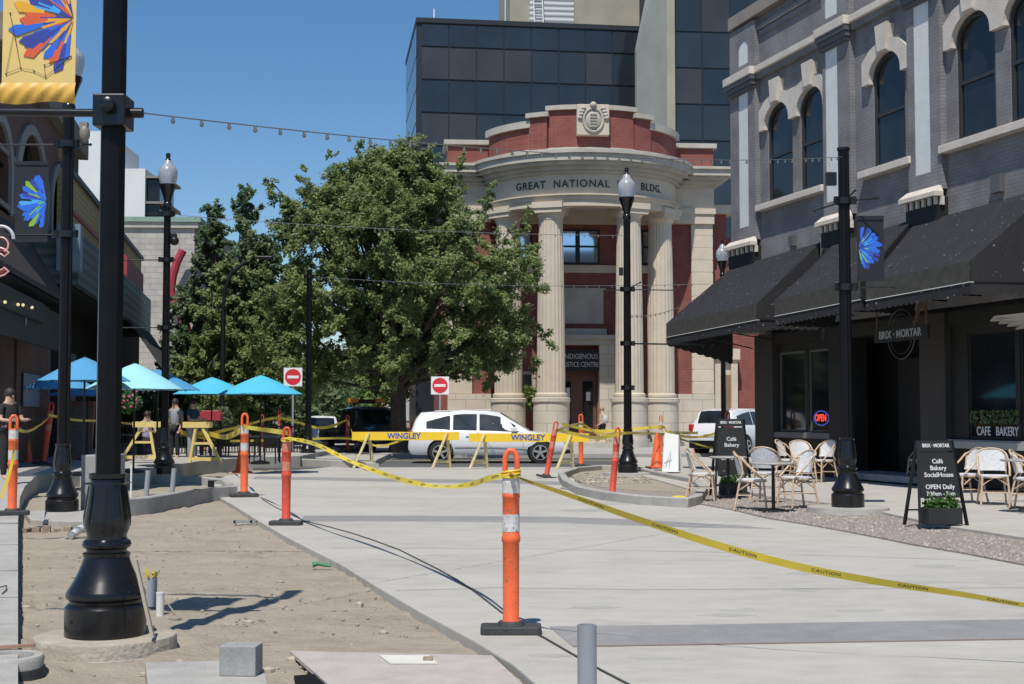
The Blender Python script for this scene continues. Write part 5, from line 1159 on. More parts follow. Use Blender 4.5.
# ------------------------------------------------------------------ no entry signs
def noentry(label, px, py, Y, s=.62, post_=True):
    c = AT(px, py, Y); t = thing('road_sign', label, 'road sign', (c.x, c.y, .1), 0, 'no entry road signs'); z = c.z-.1
    MB().box(-s/2, s/2, -.004, .004, z-s/2, z+s/2).build('plate', signwhite, t, smooth=0)
    d = MB().lathe([(s*.43, 0), (s*.43, .004)], (0, 0, 0), 36).build('disc', signred, t); d.rotation_euler = (PI/2, 0, 0); d.location = (0, -.005, z)
    MB().box(-s*.31, s*.31, -.014, -.0095, z-s*.075, z+s*.075).build('bar', signwhite, t, smooth=0)
    MB().box(-.03, .03, .005, .05, 0, z+s/2).build('post', galv, t, smooth=0)
    return t
noentry('no entry sign left of the far corner post', 293, 377, 46); noentry('no entry sign above the white wagon roof', 440, 385.5, 46.3, .6)
# ------------------------------------------------------------------ vehicles
def vehicle(name, label, cat, loc, rz, st, Wd, paint, wheels, wr_=.34, sidewin=(), glassst=(), group=None, rails=False):
    # st: stations (x, z_bottom, z_belt, z_roof, half_w, half_w_roof)
    t = thing(name, label, cat, loc, rz, group); m = MB(); sec = []
    for (x, zb, zbelt, zroof, hw, hr) in st:
        half = [(hw*.90, zb), (hw*.985, zb+(zbelt-zb)*.2), (hw, zb+(zbelt-zb)*.55), (hw*.985, zbelt-.04), (hw*.95, zbelt), (hr, max(zbelt+.002, zroof-.07)), (hr*.86, max(zbelt+.004, zroof-.015)), (hr*.4, max(zbelt+.006, zroof))]
        sec.append([(x, -y, z) for y, z in half]+[(x, y, z) for y, z in reversed(half)])
    k = len(sec[0]); vs = [p for s in sec for p in s]; fs = []
    for i in range(len(sec)-1):
        for j in range(k): fs.append((i*k+j, i*k+(j+1) % k, (i+1)*k+(j+1) % k, (i+1)*k+j))
    fs += [tuple(reversed(range(k))), tuple(range((len(sec)-1)*k, len(sec)*k))]
    fs = [f[::-1] for f in fs]
    body = m.add(vs, fs).build('body', paint, t, smooth=38)
    def at(x):
        for i in range(len(st)-1):
            if st[i][0] <= x <= st[i+1][0]:
                f = (x-st[i][0])/(st[i+1][0]-st[i][0]); return [a*(1-f)+b*f for a, b in zip(st[i], st[i+1])]
        return st[-1]
    def side(x, f, s, off=.008):
        q = at(x); y0, y1 = q[4]*.95, q[5]; z0, z1 = q[2], max(q[2]+.002, q[3]-.07); y = y0+(y1-y0)*f; return Vector((x, s*(y+off), z0+(z1-z0)*f))
    for s in (-1, 1):
        for (xa, xb, fa0, fa1, fb0, fb1) in sidewin:
            n = 18; v = []
            for i in range(n+1): u = i/n; x = xa+(xb-xa)*u; v += [side(x, fa0+(fb0-fa0)*u, s), side(x, fa1+(fb1-fa1)*u, s)]
            f = [(2*i, 2*i+2, 2*i+3, 2*i+1) for i in range(n)]
            if s > 0: f = [q[::-1] for q in f]
            MB().add(v, f).build('side_window', carglass, t, smooth=60)
    for (xa, xb) in glassst:
        A_, B_ = at(xa), at(xb); v = []; n = 6; sg = -1 if xa < 0 else 1
        for i in range(n+1):
            u = i/n; x = xa+(xb-xa)*u; q = at(x); hr = q[5]*.84; v += [(x+.012*sg, -hr, max(q[2]+.004, q[3]-.015)+.012), (x+.012*sg, hr, max(q[2]+.004, q[3]-.015)+.012)]
        v2 = []
        for i in range(n+1):
            u = i/n; x = xa+(xb-xa)*u; q = at(x); v2 += [(x+.02*sg, -q[5]*.4, q[3]+.02), (x+.02*sg, q[5]*.4, q[3]+.02)]
        allv = []
        for i in range(n+1): allv += [v[2*i], v2[2*i], v2[2*i+1], v[2*i+1]]
        f = [(4*i+j, 4*i+4+j, 4*i+5+j, 4*i+1+j) for i in range(n) for j in range(3)]
        MB().add(allv, f).build('windscreen' if xa > 0 else 'rear_window', glassd, t, smooth=60)
    for x in wheels:
        for s in (-1, 1):
            q = at(x); hw = q[4]
            ar = MB().lathe([(wr_+.06, 0), (wr_+.06, .012)], (0, 0, 0), 32).build('wheel_arch', interior, t); ar.rotation_euler = (s*-PI/2, 0, 0); ar.location = (x, s*(hw*.985+.004), wr_+.03)
            wt = MB().lathe([(wr_*.62, 0), (wr_*.95, -.01), (wr_, .04), (wr_, .18), (wr_*.95, .21), (wr_*.62, .21)], (0, 0, 0), 32).build('wheel', tyre, t); wt.rotation_euler = (s*-PI/2, 0, 0); wt.location = (x, s*(hw-.17), wr_)
            rm = MB().lathe([(wr_*.68, 0), (wr_*.7, .02), (wr_*.62, .022)], (0, 0, .215), 32, cap=False)
            for k5 in range(5): rm.box(-.035, .035, .03, wr_*.62, .19, .235, mat=Matrix.Rotation(2*PI*k5/5, 4, 'Z'))
            rm.lathe([(.06, .2), (.05, .24)], (0, 0, 0), 16).build('rim', chrome, wt); MB().lathe([(wr_*.63, .211), (wr_*.62, .2135)], (0, 0, 0), 32).build('brake_recess', interior, wt)
    return t, body, at
# white wagon
stw = [(-2.5, .42, .62, .62, .78, .6), (-2.46, .32, .86, .88, .84, .62), (-2.40, .28, 1.0, 1.10, .88, .64), (-2.27, .26, 1.01, 1.40, .90, .65), (-2.12, .26, 1.02, 1.58, .92, .66), (-1.6, .26, 1.01, 1.62, .93, .68), (-.8, .26, .99, 1.665, .94, .70), (-.15, .26, .98, 1.65, .94, .70), (.25, .26, .97, 1.585, .94, .69), (.72, .26, .96, 1.30, .93, .70), (1.2, .26, .95, 1.0, .92, .74), (1.9, .26, .88, .93, .90, .74), (2.22, .28, .78, .82, .86, .70), (2.42, .32, .66, .68, .76, .6), (2.5, .42, .55, .56, .62, .5)]
c0 = AT(491, 463, 45.0)
car, body, at_ = vehicle('parked_car', 'white station wagon passing behind the yellow barricades', 'car', (c0.x, 45.0, -.01), 0, stw, 1.88, carwhite, (-1.52, 1.50), .335,
    sidewin=((-1.95, -1.22, .12, .55, .06, .88), (-1.15, -.42, .06, .88, .06, .9), (-.34, 1.02, .06, .9, .06, .86)), glassst=((.28, 1.16), (-2.36, -2.1)))
car.scale = (1.055, 1, 1.03)
for s in (-1, 1):
    MB().box(2.05, 2.4, s*.80-.06, s*.80+.06, .60, .74).build('headlight', lens, car, bevel=.02, smooth=0); MB().box(-2.47, -2.30, s*.80-.06, s*.80+.06, .82, 1.0).build('tail_light', redlamp, car, bevel=.02, smooth=0)
    MB().box(.62, .80, s*.98-.1, s*.98+.09, .98, 1.12).build('mirror', carwhite, car, bevel=.02, smooth=0)
    MB().bar((-1.7, s*.62, 1.625), (.0, s*.62, 1.66), .025, .025).build('roof_rail', carwhite, car, smooth=0)
    dd = MB()
    for x in (-1.18, -.38, .98): dd.bar((x, s*.946, .34), (x, s*.926, .96), .008, .006)
    dd.bar((-1.1, s*.955, .52), (1.1, s*.955, .50), .02, .012); each(dd, 'door_seam', M('seam', (.25, .25, .26), .5), car, smooth=0)
    MB().box(-.75, -.55, s*.955-.01, s*.955+.01, .84, .87).box(.35, .55, s*.955-.01, s*.955+.01, .82, .85).build('door_handle', carwhite, car, smooth=0)
MB().box(2.36, 2.51, -.4, .4, .34, .48).build('grille', interior, car, smooth=0)
MB().box(2.2, 2.45, -.84, -.7, .3, .42).build('fog_lamp', interior, car, smooth=0)
# white SUV at right, rear three quarter view
sts = [(-2.4, .4, .75, .75, .80, .6), (-2.36, .34, .95, .97, .88, .66), (-2.28, .32, 1.12, 1.2, .92, .70), (-2.15, .32, 1.14, 1.50, .94, .70), (-2.0, .32, 1.15, 1.70, .95, .70), (-1.4, .32, 1.14, 1.78, .96, .72), (0, .32, 1.12, 1.78, .96, .72), (.5, .32, 1.1, 1.70, .96, .72), (1.1, .32, 1.08, 1.18, .94, .76), (1.9, .32, 1.0, 1.06, .92, .76), (2.3, .4, .8, .84, .8, .7)]
c1 = G(735, 456.5, -.01)
suv, body, _ = vehicle('parked_car', 'white sport utility vehicle seen from behind, parked beyond the cafe corner', 'car', (AT(744, 416, 51.5).x, 51.5, -.01 if False else .0), R(112-62), sts, 1.9, carwhite, (-1.5, 1.45), .38, sidewin=((-1.85, -.9, .1, .7, .08, .92), (-.85, .0, .08, .92, .08, .92), (.05, .9, .08, .92, .08, .5)), glassst=((-2.26, -2.02), (.55, 1.05)))
for s in (-1, 1): MB().box(-2.4, -2.2, s*.82-.08, s*.82+.08, .95, 1.2).build('tail_light', redlamp, suv, smooth=0, bevel=.02)
MB().box(-2.46, -2.3, -.85, .85, .34, .62).build('bumper', interior, suv, smooth=0, bevel=.02); MB().box(-2.41, -2.37, -.26, .26, .74, .86).build('number_plate', whiteband, suv, smooth=0)
# dark pickup with amber beacon bar
stp = [(-2.7, .5, .98, .99, .9, .8), (-2.65, .45, 1.05, 1.06, .95, .85), (-.75, .45, 1.06, 1.07, .97, .85), (-.7, .45, 1.1, 1.75, .97, .74), (-.3, .45, 1.1, 1.85, .97, .75), (.6, .45, 1.1, 1.86, .97, .75), (.95, .45, 1.1, 1.75, .97, .74), (1.55, .45, 1.08, 1.18, .96, .8), (2.3, .45, 1.04, 1.1, .95, .8), (2.65, .5, .9, .95, .88, .78), (2.7, .55, .8, .82, .8, .7)]
pu, body, _ = vehicle('pickup_truck', 'dark blue pickup with an amber beacon bar on its roof', 'truck', (AT(366, 416, 53.5).x, 53.5, 0), R(-62), stp, 1.95, carblack, (-1.7, 1.7), .39, sidewin=((-.6, .1, .1, .9, .08, .9), (.15, 1.2, .08, .9, .08, .6)), glassst=((1.0, 1.5),))
lb_ = MB().box(-.15, .15, -.55, .55, 1.98, 2.02).box(-.02, .02, -.5, -.46, 1.86, 1.98).box(-.02, .02, .46, .5, 1.86, 1.98).box(-.12, .12, -.3, .3, 2.02, 2.14).build('beacon_bar', blackd, pu, smooth=0)
MB().box(-.13, .13, -.75, -.35, 2.0, 2.18).build('amber_light', amber, lb_, smooth=0, bevel=.02); MB().box(-.13, .13, .35, .75, 2.0, 2.18).build('amber_light', amber, lb_, smooth=0, bevel=.02)
for s in (-1, 1): MB().box(2.55, 2.72, s*.72-.14, s*.72+.14, .72, .9).build('headlight', lens, pu, smooth=0)
MB().box(2.6, 2.74, -.5, .5, .6, .88).build('grille', chrome, pu, smooth=0)
wc = copy_tree(suv); wc.location = (AT(322, 416, 62).x, 62, .0); wc.rotation_euler = (0, 0, R(-80)); wc['label'] = 'small white vehicle far behind the corner post'; wc.scale = (.85,)*3

# ------------------------------------------------------------------ umbrellas
def umbrella(label, px, pyt, Y, mat, rad=1.1, drop=.55, valance=True):
    p = AT(px, pyt, Y); t = thing('patio_umbrella', label, 'umbrella', (p.x, p.y, .25), .3*px, 'blue patio umbrellas'); zt = p.z-.25; m = MB(); n = 8; rings = 5; vs = [(0, 0, zt)]
    for r_ in range(1, rings+1):
        for k in range(n*2):
            a = PI*k/n; q = r_/rings; sg = (0 if k % 2 == 0 else -.035*q)
            vs.append((rad*q*math.cos(a)*(1 if k % 2 == 0 else .955), rad*q*math.sin(a)*(1 if k % 2 == 0 else .955), zt-drop*(q**1.15)+sg+(.03*q if k % 2 else 0)))
    N2 = n*2; fs = [(0, 1+k, 1+(k+1) % N2) for k in range(N2)]
    for r_ in range(rings-1):
        for k in range(N2): a = 1+r_*N2+k; b = 1+r_*N2+(k+1) % N2; fs.append((a, a+N2, b+N2, b))
    m.add(vs, fs).build('canopy', mat, t, smooth=25)
    rb = MB()
    for k in range(n): a = 2*PI*k/n; rb.bar((0, 0, zt-.08), (rad*.98*math.cos(a), rad*.98*math.sin(a), zt-drop-.02), .015, .015)
    each(rb, 'rib', blackd, t, smooth=0)
    MB().tube([(0, 0, 0), (0, 0, zt-.02)], .022, 8).build('pole', blackd, t); MB().lathe([(.03, zt-.01), (.03, zt+.015), (.01, zt+.025)], (0, 0, 0), 8).build('finial', blackd, t)
    MB().lathe([(.25, 0), (.25, .06), (.05, .1)], (0, 0, 0), 16).build('base', blackd, t); return t
umbrella('pale cyan patio umbrella right of the nearest post', 135, 363, 30.5, palecyan, 1.08, .58)
umbrella('bright cyan patio umbrella nearest the no entry sign', 261, 375, 36, cyan, 1.15, .5)
umbrella('cyan patio umbrella behind and left of the brightest one', 212, 377, 40, cyan, 1.15, .5)
umbrella('shaded blue patio umbrella seen between the two left posts', 85, 357, 29, cyanshade, .95, .5)
umbrella('shaded blue patio umbrella behind the pale cyan one', 158, 369, 33, cyanshade, 1.0, .5)
umbrella('darkest shaded blue patio umbrella hidden behind the second lamp post', 62, 372, 33, cyanshade, .9, .4)
umbrella('low shaded blue patio umbrella behind the two left posts', 88, 385, 38, cyanshade, 1.2, .3)
# patio furniture, railings
rg = thing('patio_railing', 'black metal patio railing under the cyan umbrellas', 'railing', (0, 0, .2)); m = MB(); a, b = AT(170, 440, 44), AT(300, 440, 46); m2 = MB()
for i in range(46): u = i/45; p = a.lerp(b, u); m2.bar((p.x, p.y, 0), (p.x, p.y, .95), .03, .03)
each(m2, 'baluster', blackd, rg, smooth=0)
for z_ in (.1, .95): m.bar((a.x, a.y, z_), (b.x, b.y, z_), .05, .05)
each(m, 'rail', blackd, rg, smooth=0)
rg2 = thing('patio_railing', 'black metal patio railing behind the pale cyan umbrella on the left', 'railing', (0, 0, .25)); m = MB(); a, b = AT(96, 440, 43), AT(170, 440, 44); m2 = MB()
for i in range(26): u = i/25; p = a.lerp(b, u); m2.bar((p.x, p.y, 0), (p.x, p.y, .95), .03, .03)
each(m2, 'baluster', blackd, rg2, smooth=0)
for z_ in (.1, .95): m.bar((a.x, a.y, z_), (b.x, b.y, z_), .05, .05)
each(m, 'rail', blackd, rg2, smooth=0)
def bistro_table(label, px, py, z=.1, r=.35, grp='round bistro tables'):
    Y = (CZ-z-.75)*F/(py-416); Y = Y; p = AT(px, py, Y); t = thing('bistro_table', label, 'table', (p.x, p.y, z), 0, grp)
    MB().lathe([(r, .725), (r+.006, .735), (r+.006, .748), (r, .755)], (0, 0, 0), 40).build('tabletop', tabletop, t)
    MB().lathe([(.03, .02), (.025, .7), (.1, .724)], (0, 0, 0), 12).build('pedestal', blackd, t)
    m = MB()
    for k in range(4): an = PI/4+PI/2*k; m.bar((0, 0, .05), (.27*math.cos(an), .27*math.sin(an), .015), .035, .025)
    each(m, 'foot', blackd, t, smooth=0); return t
def bistro_chair(label, loc, rz):
    t = thing('bistro_chair', label, 'chair', loc, rz, 'woven rattan bistro chairs'); m = MB(); n = 20
    out = [(.2*math.cos(2*PI*i/n)*(1+.12*abs(math.sin(4*PI*i/n))), .2*math.sin(2*PI*i/n)*(1+.12*abs(math.sin(4*PI*i/n)))) for i in range(n)]
    MB().prism(out, .43, .46).build('seat', rattan, t, smooth=40, bevel=.008)
    vs = []; nu, nv = 12, 8
    for j in range(nv+1):
        for i in range(nu+1):
            u = -1+2*i/nu; v = j/nv; wd = .185*(1+.10*v); top = .33*(1-abs(u)**3*.38); x = wd*u; z_ = .52+top*v; y_ = .175+.07*v-.075*u*u
            vs.append((x, y_, z_))
    q = len(vs); vs += [(x, y_+.012, z_) for x, y_, z_ in vs]; fs = []
    for j in range(nv):
        for i in range(nu): a = j*(nu+1)+i; fs += [(a, a+1, a+nu+2, a+nu+1), (q+a, q+a+nu+1, q+a+nu+2, q+a+1)]
    MB().add(vs, fs).build('backrest', rattan, t, smooth=60)
    fr = MB(); lp_ = [(-.2, -.16, .45), (-.215, -.05, .56), (-.215, .06, .67), (-.2, .13, .76)]; arc_ = [(.2*math.cos(PI-PI*i/10), .17+.075*math.sin(PI*i/10), .76+.1*math.sin(PI*i/10)) for i in range(1, 10)]
    fr.tube(lp_+arc_+[(-x, y_, z_) for x, y_, z_ in reversed(lp_)], .014, 6)
    fr.tube([(-.19, .17, .45), (-.185, .12, .54), (-.19, .15, .74)], .012, 6).tube([(.19, .17, .45), (.185, .12, .54), (.19, .15, .74)], .012, 6)
    fr.tube([(.2*math.cos(2*PI*i/20), .2*math.sin(2*PI*i/20), .425) for i in range(20)], .014, 6, closed=True).build('frame', bamboo, t)
    for x, y_, X, Y_ in ((-.17, -.16, -.2, -.2), (.17, -.16, .2, -.2), (-.16, .16, -.2, .24), (.16, .16, .2, .24)):
        MB().tube([(x, y_, .43), (X, Y_, 0)], .015, 8).build('leg', bamboo, t)
    st_ = MB()
    for A_, B_ in (((-.19, -.185, .2), (.19, -.185, .2)), ((-.185, .2, .2), (.185, .2, .2)), ((-.19, -.185, .22), (-.185, .2, .22)), ((.19, -.185, .22), (.185, .2, .22)), ((-.185, -.17, .3), (-.02, -.17, .42)), ((.185, -.17, .3), (.02, -.17, .42)), ((-.18, -.14, .3), (-.18, 0, .42)), ((.18, -.14, .3), (.18, 0, .42)), ((-.18, .16, .3), (-.18, 0, .42)), ((.18, .16, .3), (.18, 0, .42))): st_.tube([A_, B_], .009, 6)
    st_.build('stretcher', bamboo, t); return t
ch = bistro_chair('leftmost woven bistro chair, facing the first round table', G(702, 501, .02), R(78)); ch.scale = (1.14, 1.14, 1.06)
for px, py, z, rz, lab in [(752, 509.5, .02, 80, 'woven bistro chair with its back to the leftmost chair, left of the middle table'), (768, 500, .06, 150, 'woven bistro chair behind the middle table, turned away from the street'), (797, 507, .04, -70, 'woven bistro chair right of the middle round table'), (803, 483, .06, 8, 'woven bistro chair facing the street, against the neon sign window'), (822, 482, .06, -60, 'shaded bistro chair in the back row beside the black post'), (789, 481, .06, 60, 'shaded bistro chair half hidden behind the middle table group'), (966, 503, .06, -75, 'dark bistro chair seen from the side behind the front menu board'), (994, 505, .06, -12, 'woven bistro chair facing the street below the bakery window'), (1030, 509, .06, 60, 'woven bistro chair cut by the right edge of the photo'), (922, 482, .1, -70, 'shaded bistro chair inside the dark cafe doorway')]:
    c = dup(ch, G(px, py, z), R(rz), lab); c.scale = (1.14, 1.14, 1.06)
bistro_table('leftmost round bistro table beside the leftmost woven chair', 728, 456.5, .02, .33); bistro_table('round bistro table in the middle of the front cafe chairs', 773, 462.5, .03); bistro_table('round bistro table in the back row by the neon sign', 803, 441, .1, .33)
bistro_table('round bistro table at the right edge of the photo', 1026, 459.5, .1, .36); bistro_table('small shaded table inside the cafe doorway', 908, 431.5, .15, .28)
# ------------------------------------------------------------------ sandwich boards
def plantbox(m_parent, x0, x1, y0, y1, z0, z1): return MB().box(x0, x1, y0, y1, z0, z1).build('planter', M('planter black', (.02, .02, .02), .6), m_parent, smooth=0, bevel=.01)
def menu_board(label, px, py, z, h, wd, rz, lines, header=True):
    p = G(px, py, z); t = thing('menu_board', label, 'sign', p, rz, 'black cafe menu boards'); tb = wd*.72
    m = MB()
    for s in (-1, 1): m.bar((s*wd/2, -.2, 0), (s*tb/2, 0, h), .035, .035).bar((s*wd/2, .22, 0), (s*tb/2, .02, h), .035, .035)
    m.bar((-wd/2, -.16, .2), (wd/2, -.16, .2), .02, .02).bar((-wd/2, .17, .2), (wd/2, .17, .2), .02, .02); m.build('frame', blackd, t, smooth=0)
    sl_ = math.atan2(.2, h)
    bm = Matrix.Rotation(-sl_, 4, 'X')
    bd = MB().box(-wd*.41, wd*.41, -.012, .012, .38, h-.14).build('board', storedark, t, smooth=0); bd.location = (0, -.2, 0); bd.rotation_euler = (-sl_, 0, 0)
    hd = MB().box(-wd*.38, wd*.38, -.014, .014, h-.12, h+.02).build('header', storedark, t, smooth=0); hd.location = (0, -.2, 0); hd.rotation_euler = (-sl_, 0, 0)
    text('lettering', 'BRIX · MORTAR', .066, letter, hd, (0, -.016, h-.05), ext=.002, sx=.85, bold=.002)
    for s_, z_, sz in lines: text('lettering', s_, sz, letter, bd, (0, -.015, z_), ext=.002, bold=.0015)
    pb = plantbox(t, -wd*.36, wd*.36, -.26, -.04, .03, .25); m = MB()
    for _ in range(420):
        c = Vector((random.uniform(-wd*.33, wd*.33), random.uniform(-.26, -.04), .25+abs(random.gauss(0, .07)))); a = Vector((random.gauss(0, 1), random.gauss(0, 1), random.gauss(.3, 1))).normalized()*.035; b_ = a.orthogonal().normalized()*.02; m.add([c-a, c+b_, c+a, c-b_], [(0, 1, 2, 3)])
    m.build('plant', leafP, pb, smooth=0); return t
menu_board('nearest black folding menu board with opening hours, planter at its foot', 936, 525.5, .05, 1.12, .68, R(12), [('Café', .86, .085), ('Bakery', .77, .085), ('SocialHouse', .68, .085), ('OPEN Daily', .52, .085), ('7:30am - 5pm', .43, .075)])
menu_board('middle black folding menu board standing behind the front bistro tables', 731, 496, .02, 1.42, .68, R(5), [('Café', 1.06, .1), ('Bakery', .95, .1), ('OPEN Daily', .7, .085)])
wb = thing('sandwich_board', 'white folding sandwich board scrawled with blue, beside the big cone', 'sign', G(671.5, 471.5, .1), R(-22)); wb.scale = (.78, 1, 1)
MB().add([(-.26, -.15, 0), (.28, -.15, 0), (.24, 0, .92), (-.22, 0, .98), (-.26, -.12, 0), (.28, -.12, 0), (.24, .03, .92), (-.22, .03, .98)], [(0, 1, 2, 3), (7, 6, 5, 4), (0, 4, 5, 1), (1, 5, 6, 2), (2, 6, 7, 3), (3, 7, 4, 0)]).build('panel', white, wb, smooth=0)
MB().add([(-.26, .32, 0), (.28, .32, 0), (.24, .05, .92), (-.22, .05, .98)], [(0, 1, 2, 3)]).build('rear_panel', white, wb, smooth=0)
MB().bar((-.15, -.145, .1), (-.05, -.11, .4), .012, .004).bar((-.2, -.13, .22), (.05, -.12, .32), .012, .004).bar((-.02, -.14, .08), (.0, -.1, .5), .01, .004).build('scribble', blueletter, wb, smooth=0)
lm = thing('menu_board', 'tall leaning chalk menu board between the two left posts', 'sign', GL(79, 459), R(-10)); MB().box(-.38, .38, -.03, .03, 0, 1.62).build('frame', M('pinkish frame', (.32, .17, .13), .7), lm, smooth=0, bevel=.01).rotation_euler = (-.09, 0, .0)
MB().box(-.33, .33, -.036, -.031, .1, 1.5).build('chalkboard', M('chalk grey', (.22, .2, .2), .9, var=.35, vs=18), lm, smooth=0).rotation_euler = (-.09, 0, 0)

# ------------------------------------------------------------------ small site debris
tag(MB().lathe([(.046, 0), (.046, .55), (.048, .56), (.038, .56), (.038, .5)], (0, 0, 0), 28).build('conduit', pvcg), 'grey pvc pipe stub standing upright at the bottom edge', 'pipe').location = AT(587, 629, 6.6)-Vector((0, 0, .54))
def put(o, p): o.location = p; return o
blk = put(tag(MB().box(-.105, .105, -.08, .08, 0, .17).build('paver_block', newconc, smooth=0, bevel=.006), 'grey concrete block standing on the pale slab piece at the bottom left', 'block'), G(241, 674, .03)); blk.rotation_euler.z = -.08
tag(MB().prism([tuple(G(x, y, .02).xy) for x, y in [(145, 664), (262, 661), (272, 700), (150, 705)]], -.07, .03).build('concrete_slab', kerb_m, smooth=0, bevel=.01), 'loose pale concrete slab under the grey block at the bottom left', 'slab')
tag(MB().prism([tuple(G(x, y, -.02).xy) for x, y in [(290, 650.5), (492, 655), (540, 700), (360, 712)]], -.045, -.022).build('plywood_sheet', plywood, smooth=0), 'pinkish plywood sheet lying on the sand at the bottom', 'board')
tag(MB().prism([tuple(G(x, y, -.02).xy) for x, y in [(379, 656), (428, 656), (438, 664), (390, 664)]], -.0195, -.014).build('paper_scrap', M('paper', (.62, .6, .52), .8), smooth=0), 'white paper scrap on the plywood sheet', 'paper')
tag(MB().box(-.03, .03, -.02, .02, 0, .02).build('wood_chip', wood, smooth=0), 'small brown offcut on the paper scrap', 'offcut').location = G(428, 660, -.013)
tag(MB().prism([tuple(G(x, y, -.05).xy) for x, y in [(294, 678), (320, 676), (336, 700), (300, 702)]], -.06, -.035).build('shade_patch', interior, smooth=0), 'black patch painted for the shaded hole at the bottom edge beside the plywood', 'scrap')  # near-black sheet painted in for the dark hole and shade under the plywood
gt = thing('green_bottle', 'crushed green plastic scrap lying on the sand', 'scrap', G(321, 568, -.05)); m = MB(); m.tube([(-.09, 0, .03), (-.03, .01, .045), (.04, 0, .03), (.1, -.01, .02)], .028, 8, r1=.012).build('body', M('green plastic', (.05, .2, .09), .5), gt)
stn = thing('wooden_stake', 'pale wooden stake leaning against the nearest post base', 'stake', AT(153, 633, 9.05)); MB().bar((0, 0, -.03), (-.12, .0, .47), .035, .02).build('stake', M('pale stake wood', (.42, .37, .29), .8), stn, smooth=0)
pwh = thing('pipe_stub', 'short white pvc pipe standing behind the nearest post footing', 'pipe', G(160, 616, -.07)); MB().lathe([(.031, 0), (.031, .17), (.033, .17), (.033, .185), (.024, .185)], (0, 0, 0), 20).build('pipe', pvcw, pwh)
pg_ = thing('pipe_stub', 'grey conduit stub wrapped with yellow tape behind the nearest post', 'pipe', G(152, 607, -.07)); MB().box(-.035, .035, -.03, .03, 0, .24).build('pipe', pvcg, pg_, smooth=0, bevel=.008)
m = MB(); rn = random.Random(3)
for _ in range(9): a = Vector((rn.uniform(-.05, .03), rn.uniform(-.03, .03), .24)); m.bar(a, a+Vector((rn.uniform(-.07, .05), rn.uniform(-.03, .03), rn.uniform(.01, .09))), .02, .004)
m.build('tape_bits', yellow, pg_, smooth=0)
wi = MB().tube([(0, 0, .1), (.04, 0, .06), (.09, -.05, .02), (.12, -.12, .0)], .006, 6).build('wire_end', wood); wi.location = G(163, 612, -.06); tag(wi, 'bent pale wire beside the white pvc pipe', 'wire')
for px, py, z, lab in ((146, 492, 0, 'left grey conduit stub in the planting bed behind the kerb wall'), (172, 489, 0, 'right grey conduit stub in the planting bed behind the kerb wall')):
    t = thing('pipe_stub', lab, 'pipe', G(px, py, z), 0, 'grey conduit stubs in the planting bed'); MB().tube([(0, 0, -.1), (.04, 0, .42)], .05, 14).build('pipe', pvcg, t)
st1 = tag(MB().tube([(0, 0, -.1), (0, 0, .55)], .018, 8).build('marker_stake', white), 'thin white marker stake in the left planting bed', 'stake'); st1.location = G(131, 493, 0)
ir = thing('irrigation_pipe', 'thin black cap on a pipe near the kerb tip', 'pipe', G(211, 487, .0)); MB().lathe([(.07, 0), (.07, .12)], (0, 0, 0), 14).box(-.06, .12, -.02, .02, .12, .14).build('pipe', blackd, ir)
wp_ = thing('pipe_stub', 'white pipe end poking out of the footing at the left', 'pipe', G(70, 536, -.03)); MB().tube([(0, 0, 0), (.1, .25, .1)], .05, 14).build('pipe', pvcw, wp_)
bx = thing('metal_bracket', 'small grey metal bracket lying on the sand near the slab edge', 'bracket', G(245, 524, -.06)); MB().box(-.16, .16, -.05, .05, .02, .05).box(-.16, -.13, -.05, .05, 0, .05).box(.08, .11, -.05, .05, 0, .05).build('plate', galv, bx, smooth=0)
mh = thing('concrete_ring', 'broken concrete pipe ring at the bottom left corner', 'pipe', G(8, 662, .02)); MB().lathe([(.2, -.1), (.21, .02), (.2, .04), (.15, .04), (.14, -.1)], (0, 0, 0), 32).build('ring', kerb_m, mh); MB().lathe([(.215, -.16), (.215, -.03)], (0, 0, 0), 32).build('rubber_seal', rubber, mh)
stk = tag(MB().bar((0, 0, 0), (.25, .04, .01), .03, .02).build('stick', M('reddish wood', (.35, .2, .14), .8), smooth=0), 'reddish wooden stick on the left pavement edge', 'stick'); stk.location = GL(-8, 651)+Vector((0, 0, .02))
for k, (px, py) in enumerate(((0, 545), (8, 590))): put(tag(MB().tube([(-.12, 0, .01), (-.03, .05, .03), (.02, -.1, .01), (.06, -.3, .01)], .005, 5).build('wire', blackd), ('upper' if k == 0 else 'lower')+' thin black wire curled on the left pavement', 'wire'), GL(px, py))
cl_ = MB(); rn = random.Random(8)
for _ in range(520):
    x, y_ = rn.uniform(20, 420), rn.uniform(515, 676)
    if y_ < 520+(x-250)*.62 and x > 250: continue
    p = G(x, y_, -.07); r = rn.uniform(.004, .017)*(1+2*(rn.random() > .96)); cl_.sphere((p.x, p.y, -.066), r, 3, 0, (rn.uniform(.7, 1.4), rn.uniform(.7, 1.4), .7))
tag(cl_.build('clods', M('clod', (.33, .285, .215), 1, island=.3), smooth=0), 'small clods and pebbles scattered over the sand bed', 'clods', kind='stuff')

